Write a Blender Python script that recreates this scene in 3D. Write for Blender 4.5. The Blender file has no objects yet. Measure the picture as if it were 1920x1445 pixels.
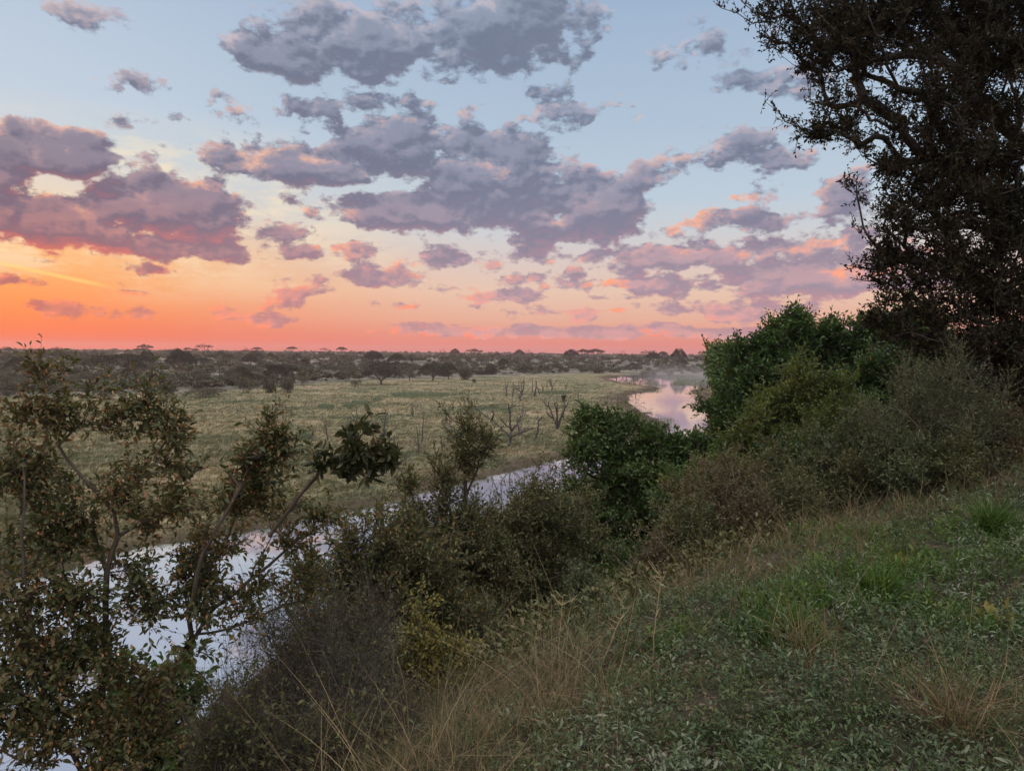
import bpy, math
import numpy as np

# ------------------------------------------------------------------ camera
F_PX = 1371.0                      # focal length in photograph pixels (1920 wide)
EYE = np.array([0.0, 0.0, 12.0])   # eye height over the river
PITCH = math.radians(-2.48)
ROLL = 0.0085
fw = np.array([0.0, math.cos(PITCH), math.sin(PITCH)])
r0 = np.array([1.0, 0.0, 0.0]); u0 = np.cross(r0, fw)
rt = r0 * math.cos(ROLL) + u0 * math.sin(ROLL)
up = np.cross(rt, fw)

def ray(px, py):
    """direction (forward depth 1) through a photograph pixel"""
    return fw + rt * ((px - 960.0) / F_PX) - up * ((py - 722.5) / F_PX)
def P(px, py, depth):
    """the world point seen at a photograph pixel, at a forward depth in metres"""
    return EYE + ray(px, py) * depth
def G(px, py, z=0.35):
    """the point of level ground at height z seen at a photograph pixel"""
    d = ray(px, py)
    return EYE + d * ((z - EYE[2]) / d[2])

S = bpy.context.scene
from mathutils import Matrix
cam_d = bpy.data.cameras.new("camera"); cam = bpy.data.objects.new("camera", cam_d)
S.collection.objects.link(cam)
cam_d.sensor_width = 36.0; cam_d.lens = 36.0 * F_PX / 1920.0
cam_d.clip_start = 0.05; cam_d.clip_end = 20000
m = Matrix(((rt[0], up[0], -fw[0], EYE[0]), (rt[1], up[1], -fw[1], EYE[1]), (rt[2], up[2], -fw[2], EYE[2]), (0, 0, 0, 1)))
cam.matrix_world = m
S.camera = cam
S.view_settings.view_transform = 'Standard'; S.view_settings.look = 'None'
S.view_settings.exposure = 0.0; S.view_settings.gamma = 1.0
S.cycles.use_denoising = True
S.cycles.max_bounces = 6; S.cycles.transparent_max_bounces = 8
S.cycles.diffuse_bounces = 3; S.cycles.glossy_bounces = 2; S.cycles.transmission_bounces = 3; S.cycles.volume_bounces = 0
S.cycles.use_adaptive_sampling = True; S.cycles.adaptive_threshold = 0.01

SUN_AZ = math.radians(-38.0); SUN_EL = math.radians(2.5)

# ------------------------------------------------------------------ node helpers
def lin(c):
    out = []
    for v in c[:3]:
        v = v / 255.0
        out.append(v / 12.92 if v <= 0.04045 else ((v + 0.055) / 1.055) ** 2.4)
    return (*out, 1.0)

class N:
    """thin wrapper to write node trees as expressions"""
    def __init__(s, tree): s.t = tree
    def new(s, kind, **kw):
        n = s.t.nodes.new(kind)
        for k, v in kw.items(): setattr(n, k, v)
        return n
    def put(s, sock, v):
        if v is None: return
        if hasattr(v, 'is_linked') or hasattr(v, 'links'): s.t.links.new(v, sock)
        else: sock.default_value = v
    def math(s, op, a, b=None, c=None, clamp=False):
        n = s.new('ShaderNodeMath', operation=op, use_clamp=clamp)
        for i, v in enumerate((a, b, c)): s.put(n.inputs[i], v)
        return n.outputs[0]
    def vmath(s, op, a, b=None, c=None, out=0):
        n = s.new('ShaderNodeVectorMath', operation=op)
        for i, v in enumerate((a, b, c)): s.put(n.inputs[i], v)
        return n.outputs[out]
    def mix(s, f, a, b, mode='MIX'):
        n = s.new('ShaderNodeMix', data_type='RGBA', blend_type=mode)
        s.put(n.inputs[0], f); s.put(n.inputs[6], a); s.put(n.inputs[7], b)
        return n.outputs[2]
    def ramp(s, f, stops, interp='LINEAR'):
        n = s.new('ShaderNodeValToRGB'); cr = n.color_ramp; cr.interpolation = interp
        while len(cr.elements) < len(stops): cr.elements.new(0.5)
        for e, (p, c) in zip(cr.elements, stops): e.position = p; e.color = c
        s.put(n.inputs[0], f)
        return n.outputs[0]
    def noise(s, vec, scale, detail=4, rough=0.55, col=False, lac=2.0, dist=0.0):
        n = s.new('ShaderNodeTexNoise')
        s.put(n.inputs['Vector'], vec); n.inputs['Scale'].default_value = scale
        n.inputs['Detail'].default_value = detail; n.inputs['Roughness'].default_value = rough
        n.inputs['Lacunarity'].default_value = lac; n.inputs['Distortion'].default_value = dist
        return n.outputs[1 if col else 0]
    def step(s, v, a, b):
        n = s.new('ShaderNodeMapRange', interpolation_type='SMOOTHSTEP')
        s.put(n.inputs[0], v); n.inputs[1].default_value = a; n.inputs[2].default_value = b
        n.inputs[3].default_value = 0.0; n.inputs[4].default_value = 1.0
        return n.outputs[0]

# ------------------------------------------------------------------ sky
def az_el(px, py):
    d = ray(px, py); d = d / np.linalg.norm(d)
    return math.atan2(d[0], d[1]), math.asin(d[2])

# cloud banks: photograph position and half size, weight
BLOBS = [
 (950, 35, 150, 86, 1.3), (1010, 10, 60, 60, .9), (700, 78, 195, 66, 1.1), (530, 112, 95, 50, 1.0), (600, 190, 90, 35, .75), (680, 190, 160, 40, .8),
 (740, 270, 120, 68, 1.3), (570, 305, 190, 42, 1.15), (640, 240, 70, 40, .7),
 (930, 340, 155, 95, 1.35), (1110, 380, 115, 68, 1.25), (800, 400, 210, 45, 1.1), (1000, 405, 200, 42, 1.15), (860, 290, 60, 38, 1.0),
 (110, 285, 130, 44, 1.2), (10, 330, 90, 45, 1.1), (272, 297, 36, 24, .8),
 (90, 410, 190, 52, 1.3), (310, 390, 150, 60, 1.25), (430, 400, 95, 60, .95), (340, 462, 150, 28, 1.05), (90, 472, 110, 16, .6),
 (540, 445, 75, 36, .85), (640, 470, 110, 30, .8), (540, 545, 66, 34, .95), (450, 592, 95, 16, .95), (640, 568, 40, 9, .6),
 (150, 578, 130, 17, .85), (35, 527, 40, 14, .6), (210, 545, 60, 12, .6),
 (1225, 315, 75, 42, .95), (1385, 275, 90, 45, .75), (1075, 295, 36, 24, .75),
 (1330, 95, 120, 45, .7), (1420, 145, 140, 32, .75), (1050, 200, 140, 40, .7), (900, 190, 50, 35, .6), (1100, 30, 60, 45, .7), (1090, 115, 45, 30, .65),
 (440, 195, 60, 24, .6), (160, 15, 70, 22, .75), (255, 150, 60, 22, .5), (220, 228, 40, 16, .45), (285, 225, 45, 15, .4),
 (1450, 300, 100, 32, .7), (1420, 365, 80, 24, .7), (1590, 375, 80, 50, .9), (1400, 415, 150, 30, .9), (1290, 478, 180, 34, 1.0), (1480, 462, 160, 28, .9), (1010, 480, 90, 32, .9),
 (1560, 520, 220, 45, 1.15), (1200, 525, 260, 34, .85), (730, 515, 90, 30, .85), (850, 490, 120, 30, .8), (930, 552, 110, 22, .85), (780, 568, 80, 12, .6),
 (1380, 575, 200, 24, .9), (1080, 580, 220, 16, .75), (1200, 622, 520, 15, 1.0), (760, 612, 110, 12, .6), (1000, 440, 320, 25, .8),
 (560, 470, 60, 20, .8), (690, 500, 50, 18, .75), (300, 500, 40, 10, .5), (860, 545, 60, 16, .75), (1010, 520, 70, 20, .8), (1110, 480, 70, 26, .8), (1130, 560, 80, 14, .75), (470, 420, 50, 26, .7), (560, 380, 60, 20, .6), (200, 470, 70, 14, .8), (390, 340, 60, 22, .6),
]

world = bpy.data.worlds.new("World"); S.world = world; world.use_nodes = True
wt = world.node_tree; wt.nodes.clear(); w = N(wt)

def noise_group():
    g = bpy.data.node_groups.new("cloud_detail", 'ShaderNodeTree')
    g.interface.new_socket("P", in_out='INPUT', socket_type='NodeSocketVector')
    g.interface.new_socket("D", in_out='OUTPUT', socket_type='NodeSocketFloat')
    n = N(g); gi = n.new('NodeGroupInput'); go = n.new('NodeGroupOutput')
    p = n.vmath('MULTIPLY', gi.outputs[0], (1.0, 1.6, 1.0))
    f1 = n.noise(p, 11.0, 11, 0.62)
    wv = n.vmath('MULTIPLY_ADD', n.noise(p, 26.0, 2, 0.5, col=True), (.03, .03, 0), (-.015, -.015, 0))
    vo = n.new('ShaderNodeTexVoronoi'); vo.voronoi_dimensions = '2D'; vo.feature = 'SMOOTH_F1'
    n.put(vo.inputs['Vector'], n.vmath('ADD', p, wv)); vo.inputs['Scale'].default_value = 17.0
    vo.inputs['Detail'].default_value = 3.0; vo.inputs['Roughness'].default_value = 0.5; vo.inputs['Smoothness'].default_value = .35
    d = n.math('MULTIPLY_ADD', f1, 2.0, -1.0)
    d = n.math('ADD', d, n.math('MULTIPLY_ADD', vo.outputs['Distance'], -.75, .28))
    n.put(go.inputs[0], d)
    return g
NG = noise_group()

tc = w.new('ShaderNodeTexCoord'); dirv = tc.outputs['Generated']
sp = w.new('ShaderNodeSeparateXYZ'); w.put(sp.inputs[0], dirv)
az = w.math('ARCTAN2', sp.outputs[0], sp.outputs[1])
el = w.math('ARCSINE', sp.outputs[2])
cb = w.new('ShaderNodeCombineXYZ'); w.put(cb.inputs[0], az); w.put(cb.inputs[1], el)
pv = cb.outputs[0]
den = w.math('ADD', w.math('MAXIMUM', sp.outputs[2], 0.0), 0.07)
qv = w.vmath('DIVIDE', dirv, w.new('ShaderNodeCombineXYZ').outputs[0]) if False else None
qc = w.new('ShaderNodeCombineXYZ')
w.put(qc.inputs[0], w.math('DIVIDE', sp.outputs[0], den)); w.put(qc.inputs[1], w.math('DIVIDE', sp.outputs[1], den))
qv = qc.outputs[0]
def shifted(off): return w.vmath('ADD', pv, (off[0], off[1], 0.0)) if off else pv
def masses(off):
    """the big cloud masses along a direction (shifted by off, radians)"""
    p_ = shifted(off)
    wn = w.noise(p_, 9.0, 3, 0.6, col=True)
    pw = w.vmath('ADD', p_, w.vmath('MULTIPLY_ADD', wn, (0.060, 0.034, 0.0), (-0.030, -0.017, 0.0)))
    acc = None
    for (x, y, rx, ry, wgt) in BLOBS:
        a, e = az_el(x, y)
        ia, ie = F_PX / rx * .82, F_PX / ry * .82
        v = w.vmath('MULTIPLY_ADD', pw, (ia, ie, 0), (-a * ia, -e * ie, 0))
        wgt = wgt * (1.6 if wgt >= 1 else 1.12)
        b = w.math('MULTIPLY_ADD', w.vmath('LENGTH', v, out=1), -wgt, wgt)
        acc = b if acc is None else w.math('SMOOTH_MAX', acc, b, 0.22)
    return acc
def puffs(off):
    gn = w.new('ShaderNodeGroup'); gn.node_tree = NG
    w.put(gn.inputs[0], shifted(off))
    return gn.outputs[0]
f2 = w.math('MULTIPLY_ADD', w.noise(qv, 1.35, 8, 0.64), 1.1, -0.60)

e01 = w.math('DIVIDE', el, 0.60, clamp=True)
def el_of(y): return max(0.0, az_el(960, y)[1]) / 0.60
L = lambda y, c: (el_of(y), lin(c))
left = w.ramp(e01, [(0.0, lin((250, 84, 48))), L(636, (255, 104, 54)), L(590, (255, 140, 76)), L(545, (255, 170, 98)), L(490, (255, 200, 138)),
                    L(420, (240, 220, 196)), L(340, (214, 220, 222)), L(250, (198, 214, 230)), L(120, (190, 207, 227)), (1.0, lin((150, 174, 208)))])
right = w.ramp(e01, [(0.0, lin((226, 128, 120))), L(648, (246, 132, 116)), L(632, (240, 152, 134)), L(600, (240, 182, 158)), L(550, (240, 204, 182)), L(490, (226, 208, 202)), L(440, (212, 214, 218)),
                     L(380, (196, 212, 226)), L(250, (182, 202, 222)), L(60, (168, 190, 216)), (1.0, lin((128, 156, 196)))])
lr = w.step(az, -0.66, 0.02)
clear = w.mix(lr, left, right)
# sky away from the sunset: cooler, brightened out of view to light the foreground
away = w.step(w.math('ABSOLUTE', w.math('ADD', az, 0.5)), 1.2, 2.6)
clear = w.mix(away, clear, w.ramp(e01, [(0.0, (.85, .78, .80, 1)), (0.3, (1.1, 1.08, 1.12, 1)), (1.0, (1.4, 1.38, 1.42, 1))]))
clear = w.mix(w.step(el, .60, 1.0), clear, (2.1, 2.0, 2.0, 1))  # zenith radiance raised above the frame as added fill for the ground
nish = w.new('ShaderNodeTexSky', sky_type='NISHITA'); nish.sun_disc = False
nish.sun_elevation = SUN_EL; nish.sun_rotation = SUN_AZ; nish.air_density = 1.0; nish.dust_density = 2.0
nk = w.vmath('MULTIPLY', nish.outputs[0], (0.004, 0.004, 0.004))
clear = w.mix(1.0, w.vmath('MULTIPLY', clear, (0.93, 0.93, 0.93)), nk, 'ADD')
# thin high veil brightened by the sunset at the left
veil_n = w.noise(w.vmath('MULTIPLY', pv, (1.0, 3.2, 1.0)), 7.0, 7, 0.66)
veil = w.math('MULTIPLY', w.step(veil_n, 0.44, 0.60), w.math('MULTIPLY', w.step(az, 0.0, -0.55), w.math('MULTIPLY', w.step(el, 0.04, 0.14), w.step(el, 0.29, 0.20))))
clear = w.mix(w.math('MULTIPLY', veil, .8), clear, lin((255, 234, 196)))

A0 = masses(None); A1 = masses((-0.012, 0.026)); E0 = puffs(None); E1 = puffs((-0.0045, 0.0075))
D0 = w.math('ADD', w.math('ADD', w.math('MINIMUM', w.math('ADD', w.math('MAXIMUM', A0, -0.56), 0.04), 1.1), E0), f2)
fine = w.noise(w.vmath('MULTIPLY', pv, (1.0, 1.5, 1.0)), 55.0, 6, 0.66)
Da = w.math('ADD', D0, w.math('MULTIPLY_ADD', fine, 1.1, -.56))
alpha = w.step(Da, -0.02, 0.36)
dif = w.math('ADD', w.math('MULTIPLY', w.math('SUBTRACT', A0, A1), .58), w.math('MULTIPLY', w.math('SUBTRACT', E0, E1), 1.45))   # + on the upper left faces, - underneath
lt = w.step(dif, -0.25, 0.65); und = w.step(dif, 0.10, -0.60)
core = w.step(D0, 0.15, 0.9)
edge = w.step(Da, 0.70, 0.10)
dark_l = w.ramp(e01, [(0.0, lin((200, 108, 92))), L(600, (186, 108, 98)), L(520, (146, 104, 112)), L(440, (112, 100, 118)), L(300, (106, 106, 126)), L(100, (108, 114, 134)), (1.0, lin((120, 128, 148)))])
dark_r = w.ramp(e01, [(0.0, lin((190, 138, 144))), L(610, (172, 138, 148)), L(540, (148, 136, 152)), L(440, (124, 124, 144)), L(330, (108, 117, 139)), L(100, (106, 118, 140)), (1.0, lin((120, 130, 150)))])
lite_l = w.ramp(e01, [(0.0, lin((255, 140, 96))), L(560, (250, 138, 98)), L(470, (206, 140, 130)), L(360, (160, 144, 156)), L(200, (158, 156, 172)), (1.0, lin((160, 168, 188)))])
lite_r = w.ramp(e01, [(0.0, lin((236, 160, 148))), L(570, (226, 168, 162)), L(470, (196, 164, 172)), L(360, (164, 160, 178)), L(200, (156, 166, 188)), (1.0, lin((160, 170, 190)))])
und_l = w.ramp(e01, [(0.0, lin((240, 116, 84))), L(500, (226, 112, 92)), L(430, (170, 106, 110)), L(340, (134, 104, 118)), L(150, (124, 120, 138)), (1.0, lin((124, 130, 148)))])
und_r = w.ramp(e01, [(0.0, lin((206, 134, 134))), L(500, (176, 138, 150)), L(420, (146, 128, 146)), L(300, (118, 122, 143)), (1.0, lin((124, 130, 148)))])
ccol = w.mix(lr, dark_l, dark_r)
ccol = w.mix(w.math('MULTIPLY', lt, w.math('MULTIPLY_ADD', core, -.45, .95)), ccol, w.mix(lr, lite_l, lite_r))
ccol = w.mix(w.math('MULTIPLY', und, w.math('MULTIPLY_ADD', core, -.55, .75)), ccol, w.mix(lr, und_l, und_r))
glow = w.ramp(e01, [(0.0, lin((255, 124, 84))), L(560, (255, 146, 98)), L(440, (255, 172, 122)), L(260, (255, 190, 150)), L(100, (216, 190, 186)), (1.0, lin((190, 180, 190)))])
patch = w.step(w.noise(pv, 8.0, 3, 0.5), 0.42, 0.58)
gl = w.math('MULTIPLY', w.math('MULTIPLY', w.step(dif, 0.10, .60), edge), w.math('MULTIPLY', w.math('MULTIPLY_ADD', w.step(el, 0.30, 0.05), 0.5, 0.6), w.math('MULTIPLY_ADD', patch, 0.75, 0.3)))
ccol = w.mix(gl, ccol, glow)
# an old vapour trail catching the light at the left
(a0, e0), (a1, e1) = az_el(-60, 480), az_el(240, 545)
sl = (e1 - e0) / (a1 - a0)
ld_ = w.math('ABSOLUTE', w.math('SUBTRACT', el, w.math('MULTIPLY_ADD', az, sl, e0 - a0 * sl)))
tr_ = w.math('MULTIPLY', w.step(ld_, .0034, .0008), w.math('MULTIPLY', w.step(az, a1, a0 + .10), w.step(az, a0 - .3, a0 - .1)))
clear = w.mix(w.math('MULTIPLY', tr_, .55), clear, lin((255, 224, 130)))
ccol = w.vmath('MULTIPLY', ccol, (1.13, 1.13, 1.12))
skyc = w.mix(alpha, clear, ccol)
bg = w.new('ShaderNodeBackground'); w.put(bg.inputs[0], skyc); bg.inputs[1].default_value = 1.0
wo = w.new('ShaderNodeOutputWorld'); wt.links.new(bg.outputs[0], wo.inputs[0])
world.cycles.sampling_method = 'MANUAL'; world.cycles.sample_map_resolution = 512

# ------------------------------------------------------------------ sun (low, filtered by the cloud bank)
sd_ = bpy.data.lights.new("sun", 'SUN'); sd_.energy = 1.9; sd_.angle = math.radians(10); sd_.color = (1.0, 0.44, 0.20)
sun = bpy.data.objects.new("sun", sd_); S.collection.objects.link(sun)
from mathutils import Vector
sv = Vector((math.sin(SUN_AZ) * math.cos(SUN_EL), math.cos(SUN_AZ) * math.cos(SUN_EL), math.sin(SUN_EL)))
sun.rotation_euler = sv.to_track_quat('Z', 'Y').to_euler(); sun.location = (-20, 20, 30)

# ------------------------------------------------------------------ mesh helpers
rng = np.random.default_rng(7)
C = S.collection.objects
def mesh(name, verts, faces, mats, parent=None, smooth=False, matidx=None):
    """verts (n,3); faces: list of (m,k) index arrays; mats: one material or a list"""
    me = bpy.data.meshes.new(name)
    verts = np.asarray(verts, dtype=np.float32)
    faces = [np.asarray(f, dtype=np.int32) for f in faces if len(f)]
    me.vertices.add(len(verts)); me.vertices.foreach_set('co', verts.ravel())
    nl = sum(f.size for f in faces); npol = sum(len(f) for f in faces)
    me.loops.add(nl); me.polygons.add(npol)
    me.loops.foreach_set('vertex_index', np.concatenate([f.ravel() for f in faces]))
    tot = np.concatenate([np.full(len(f), f.shape[1], dtype=np.int32) for f in faces])
    me.polygons.foreach_set('loop_start', np.concatenate([[0], np.cumsum(tot)[:-1]]).astype(np.int32))
    if smooth: me.polygons.foreach_set('use_smooth', np.ones(npol, dtype=bool))
    ml = mats if isinstance(mats, (list, tuple)) else [mats]
    for mm in ml: me.materials.append(mm)
    if matidx is not None: me.polygons.foreach_set('material_index', np.concatenate(matidx).astype(np.int32))
    me.update(calc_edges=True)
    o = bpy.data.objects.new(name, me); C.link(o)
    if parent is not None:
        o.parent = parent
        o.matrix_parent_inverse = Matrix.Translation(-Vector(parent.location))
    return o
def tag(o, label=None, cat=None, group=None, kind=None):
    if label: o['label'] = label
    if cat: o['category'] = cat
    if group: o['group'] = group
    if kind: o['kind'] = kind
    return o
def thing(name, loc, label, cat, group=None):
    o = bpy.data.objects.new(name, None); C.link(o); o.location = tuple(float(v) for v in loc)
    o.empty_display_size = 0.2
    return tag(o, label, cat, group)
def unit(v): return v / np.maximum(np.linalg.norm(v, axis=-1, keepdims=True), 1e-9)
def rand_dir(n, g=None):
    return unit((g or rng).normal(size=(n, 3)))

def join_parts(parts):
    """[(verts, [faces])...] -> verts, faces grouped"""
    V, Fs, off = [], {}, 0
    for v, fl in parts:
        V.append(v)
        for f in fl:
            if len(f): Fs.setdefault(f.shape[1], []).append(f + off)
        off += len(v)
    return np.concatenate(V), [np.concatenate(x) for x in Fs.values()]

def leaf_simple(pos, d, L_, W_, fold=0.25, nrm=None):
    """folded diamond leaves, 4 verts and 2 triangles each"""
    n = len(pos); d = unit(d)
    ref = rand_dir(n) if nrm is None else unit(nrm + rand_dir(n) * .45)
    side = unit(np.cross(d, ref)); nr = np.cross(side, d)
    L_ = np.broadcast_to(L_, (n,))[:, None]; W_ = np.broadcast_to(W_, (n,))[:, None]
    B = pos; T = pos + d * L_ - nr * L_ * .12
    mid = pos + d * L_ * .45 + nr * W_ * fold
    A = mid + side * W_ * .5; Cc = mid - side * W_ * .5
    V = np.stack([B, A, T, Cc], 1).reshape(-1, 3)
    i = np.arange(n)[:, None] * 4
    return V, [np.concatenate([i + [0, 1, 2], i + [0, 2, 3]])]
def leaf_full(pos, d, L_, W_, fold=0.25, curl=0.3, nrm=None):
    """curved, folded leaves with a rounded outline: 8 verts"""
    n = len(pos); d = unit(d)
    ref = rand_dir(n) if nrm is None else unit(nrm + rand_dir(n) * .45)
    side = unit(np.cross(d, ref)); nr = np.cross(side, d)
    L_ = np.broadcast_to(L_, (n,))[:, None]; W_ = np.broadcast_to(W_, (n,))[:, None]
    cv = (rng.uniform(0.2, 1.6, (n, 1)) * curl)
    def at(t, s, f): return pos + d * L_ * t + side * W_ * s + nr * (W_ * f - L_ * cv * t * t)
    V = np.stack([at(0, 0, 0), at(.30, .40, fold), at(.68, .46, fold), at(1, 0, 0), at(.68, -.46, fold), at(.30, -.40, fold), at(.33, 0, 0), at(.70, 0, 0)], 1).reshape(-1, 3)
    i = np.arange(n)[:, None] * 8
    return V, [np.concatenate([i + [0, 1, 6], i + [0, 6, 5], i + [7, 2, 3], i + [7, 3, 4]]), np.concatenate([i + [6, 1, 2, 7], i + [6, 7, 4, 5]])]
def blades(pos, d, L_, W_, bend, lean=None, seg=3):
    """grass blades: tapering strips that bend over"""
    n = len(pos); d = unit(d)
    side = unit(np.cross(d, rand_dir(n))); b = np.cross(side, d)
    if lean is not None: b = unit(b * .6 + lean)
    L_ = np.broadcast_to(L_, (n,))[:, None]; W_ = np.broadcast_to(W_, (n,))[:, None]; bend = np.broadcast_to(bend, (n,))[:, None]
    rows = []
    for k in range(seg + 1):
        t = k / seg
        c = pos + d * L_ * (t - .25 * bend * t * t) + b * L_ * bend * t * t
        if k < seg: wv = side * W_ * .5 * (1 - t) ** .7; rows += [c - wv, c + wv]
        else: rows.append(c)
    V = np.stack(rows, 1).reshape(-1, 3); m_ = len(rows); i = np.arange(n)[:, None] * m_
    Q = [i + [2 * k, 2 * k + 1, 2 * k + 3, 2 * k + 2] for k in range(seg - 1)]
    T = i + [2 * seg - 2, 2 * seg - 1, 2 * seg]
    return V, [np.concatenate(Q) if Q else np.zeros((0, 4), int), T]

def frames(d):
    ref = np.where(np.abs(d[:, 2:3]) < .9, np.array([[0, 0, 1.0]]), np.array([[1.0, 0, 0]]))
    a = unit(np.cross(d, ref)); return a, np.cross(d, a)
def tubes(pos, par, rad, k=5):
    """a branching skeleton as tapered tubes"""
    n = len(pos); ids = np.arange(n); has = par >= 0
    d = np.zeros((n, 3)); d[has] = unit(pos[has] - pos[par[has]])
    main = np.full(n, -1)
    order = ids[has][np.argsort(rad[has])]
    main[par[order]] = order              # the thickest child goes on
    for r_ in ids[~has]:
        d[r_] = d[main[r_]] if main[r_] >= 0 else (0, 0, 1)
    dm = d.copy(); mm = main >= 0
    dm[mm] = unit(d[mm] + d[main[mm]])
    a, b = frames(dm)
    ang = np.arange(k) * 2 * math.pi / k
    ring = pos[:, None] + rad[:, None, None] * (a[:, None] * np.cos(ang)[None, :, None] + b[:, None] * np.sin(ang)[None, :, None])
    ch = ids[has]; ismain = main[par[ch]] == ch
    sidec = ch[~ismain]
    a2, b2 = frames(d[sidec])
    ring2 = pos[par[sidec]][:, None] + (rad[sidec] * 1.15)[:, None, None] * (a2[:, None] * np.cos(ang)[None, :, None] + b2[:, None] * np.sin(ang)[None, :, None])
    V = np.concatenate([ring.reshape(-1, 3), ring2.reshape(-1, 3)])
    start = np.zeros(n, int); start[ch[ismain]] = par[ch[ismain]] * k; start[sidec] = n * k + np.arange(len(sidec)) * k
    s = start[ch][:, None]; e = (ch * k)[:, None]; j = np.arange(k)[None]; j1 = (j + 1) % k
    Fq = np.stack([s + j, s + j1, e + j1, e + j], -1).reshape(-1, 4)
    return V, [Fq]
def path_tube(pts, rads, k=6, sub=4, jit=0.0, g=None):
    """one stroke: smoothed and roughened polyline tube"""
    g = g or rng
    pts = np.asarray(pts, float); out = []
    for i in range(len(pts) - 1):
        p0 = pts[max(i - 1, 0)]; p1 = pts[i]; p2 = pts[i + 1]; p3 = pts[min(i + 2, len(pts) - 1)]
        for t in np.arange(sub) / sub:
            out.append(.5 * ((2 * p1) + (-p0 + p2) * t + (2 * p0 - 5 * p1 + 4 * p2 - p3) * t * t + (-p0 + 3 * p1 - 3 * p2 + p3) * t ** 3))
    out.append(pts[-1]); out = np.array(out)
    if jit: out[1:-1] += g.normal(size=(len(out) - 2, 3)) * jit
    rad = np.interp(np.linspace(0, 1, len(out)), np.linspace(0, 1, len(rads)), rads)
    par = np.arange(len(out)) - 1
    return tubes(out, par, rad, k), out, rad

NFIRST = [0]
def grow(roots, targets, step=0.25, rtip=0.004, expo=2.3, jit=0.06, g=None, rmax=None, up_bias=0.15):
    """roots: list of polylines (starting stems); every target is reached by a limb from the nearest
       wood; returns nodes, parents, radii and each target's end node"""
    g = g or rng
    n_t = len(targets)
    cap = 4000 + n_t * 14; started = False
    pos = np.zeros((cap, 3)); par = np.full(cap, -1); cnt = 0; dist = np.zeros(cap)
    base_d = 0
    for rp in roots:
        rp = np.asarray(rp, float); prev = -1
        if len(rp) and cnt:          # a root path may start on existing wood
            dd = np.linalg.norm(pos[:cnt] - rp[0], axis=1)
            if dd.min() < 0.02: prev = int(dd.argmin()); rp = rp[1:]
        last = pos[prev] if prev >= 0 else rp[0]
        for q in rp:
            seg = q - last; nseg = max(1, int(np.linalg.norm(seg) / step))
            for s_ in range(1, nseg + 1):
                if prev < 0 and np.allclose(q, rp[0]) and s_ > 1: break
                pos[cnt] = last + seg * s_ / nseg + (g.normal(size=3) * jit * step * .5 if s_ < nseg else 0)
                par[cnt] = prev; dist[cnt] = (dist[prev] + np.linalg.norm(pos[cnt] - pos[prev])) if prev >= 0 else 0
                prev = cnt; cnt += 1
            last = q
        if rp is not None and NFIRST[1:] == [] and not started: NFIRST[0] = cnt; started = True
    o = pos[0].copy()
    order = np.argsort(np.linalg.norm(targets - o, axis=1) + g.normal(size=n_t) * step)
    ends = np.zeros(n_t, int)
    for ti in order:
        t = targets[ti]
        v = t - pos[:cnt]; dd = np.linalg.norm(v, axis=1)
        cost = dd + 0.25 * dist[:cnt] + up_bias * np.maximum(-v[:, 2], 0) * 2
        i = int(cost.argmin()); L_ = dd[i]
        nseg = max(1, int(math.ceil(L_ / step))); nseg = min(nseg, 12)
        pdir = pos[i] - pos[par[i]] if par[i] >= 0 else np.array([0, 0, 1.0])
        pdir = pdir / max(np.linalg.norm(pdir), 1e-6)
        c = pos[i] + pdir * L_ * .35 + np.array([0, 0, .08]) * L_
        prev = i
        for s_ in range(1, nseg + 1):
            u = s_ / nseg
            q = (1 - u) ** 2 * pos[i] + 2 * u * (1 - u) * c + u * u * t
            if s_ < nseg: q = q + g.normal(size=3) * jit * step
            pos[cnt] = q; par[cnt] = prev; dist[cnt] = dist[prev] + L_ / nseg
            prev = cnt; cnt += 1
            if cnt >= cap - 2: break
        ends[ti] = prev
        if cnt >= cap - 14: break
    pos = pos[:cnt]; par = par[:cnt]
    w_ = np.zeros(cnt); w_[ends] += 1; w_ = np.maximum(w_, 0.0)
    for i in range(cnt - 1, -1, -1):
        if w_[i] == 0: w_[i] = .6
        if par[i] >= 0: w_[par[i]] += w_[i]
    rad = rtip * w_ ** (1 / expo)
    if rmax: rad = np.minimum(rad, rmax)
    return pos, par, rad, ends

def in_discs(discs, n, g=None, shell=0.45, depth=1.0, clump=None):
    """points in blobs given as (px, py, forward depth, radius in photograph px[, weight])"""
    g = g or rng
    if clump:            # foliage gathers in tufts with gaps between them
        k_, r_ = clump
        c_, wh = in_discs(discs, max(4, n // k_), g, shell, depth)
        i_ = g.integers(0, len(c_), n)
        v = rand_dir(n, g) * (g.random((n, 1)) ** .5) * r_ * g.uniform(.6, 1.3, (len(c_), 1))[i_]
        return c_[i_] + v * [[1, 1, .7]], wh[i_]
    wts = np.array([d[3] ** 2 * (d[4] if len(d) > 4 else 1) for d in discs], float); wts /= wts.sum()
    which = g.choice(len(discs), n, p=wts)
    v = rand_dir(n, g) * (g.random((n, 1)) ** shell)
    out = np.zeros((n, 3))
    for i, d in enumerate(discs):
        mk = which == i
        r_ = d[3] * d[2] / F_PX
        vv = v[mk] * r_
        out[mk] = P(d[0], d[1], d[2]) + rt * vv[:, :1] + np.array([0, 1, 0]) * vv[:, 1:2] * depth + np.array([0, 0, 1]) * vv[:, 2:3]
    return out, which

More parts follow.
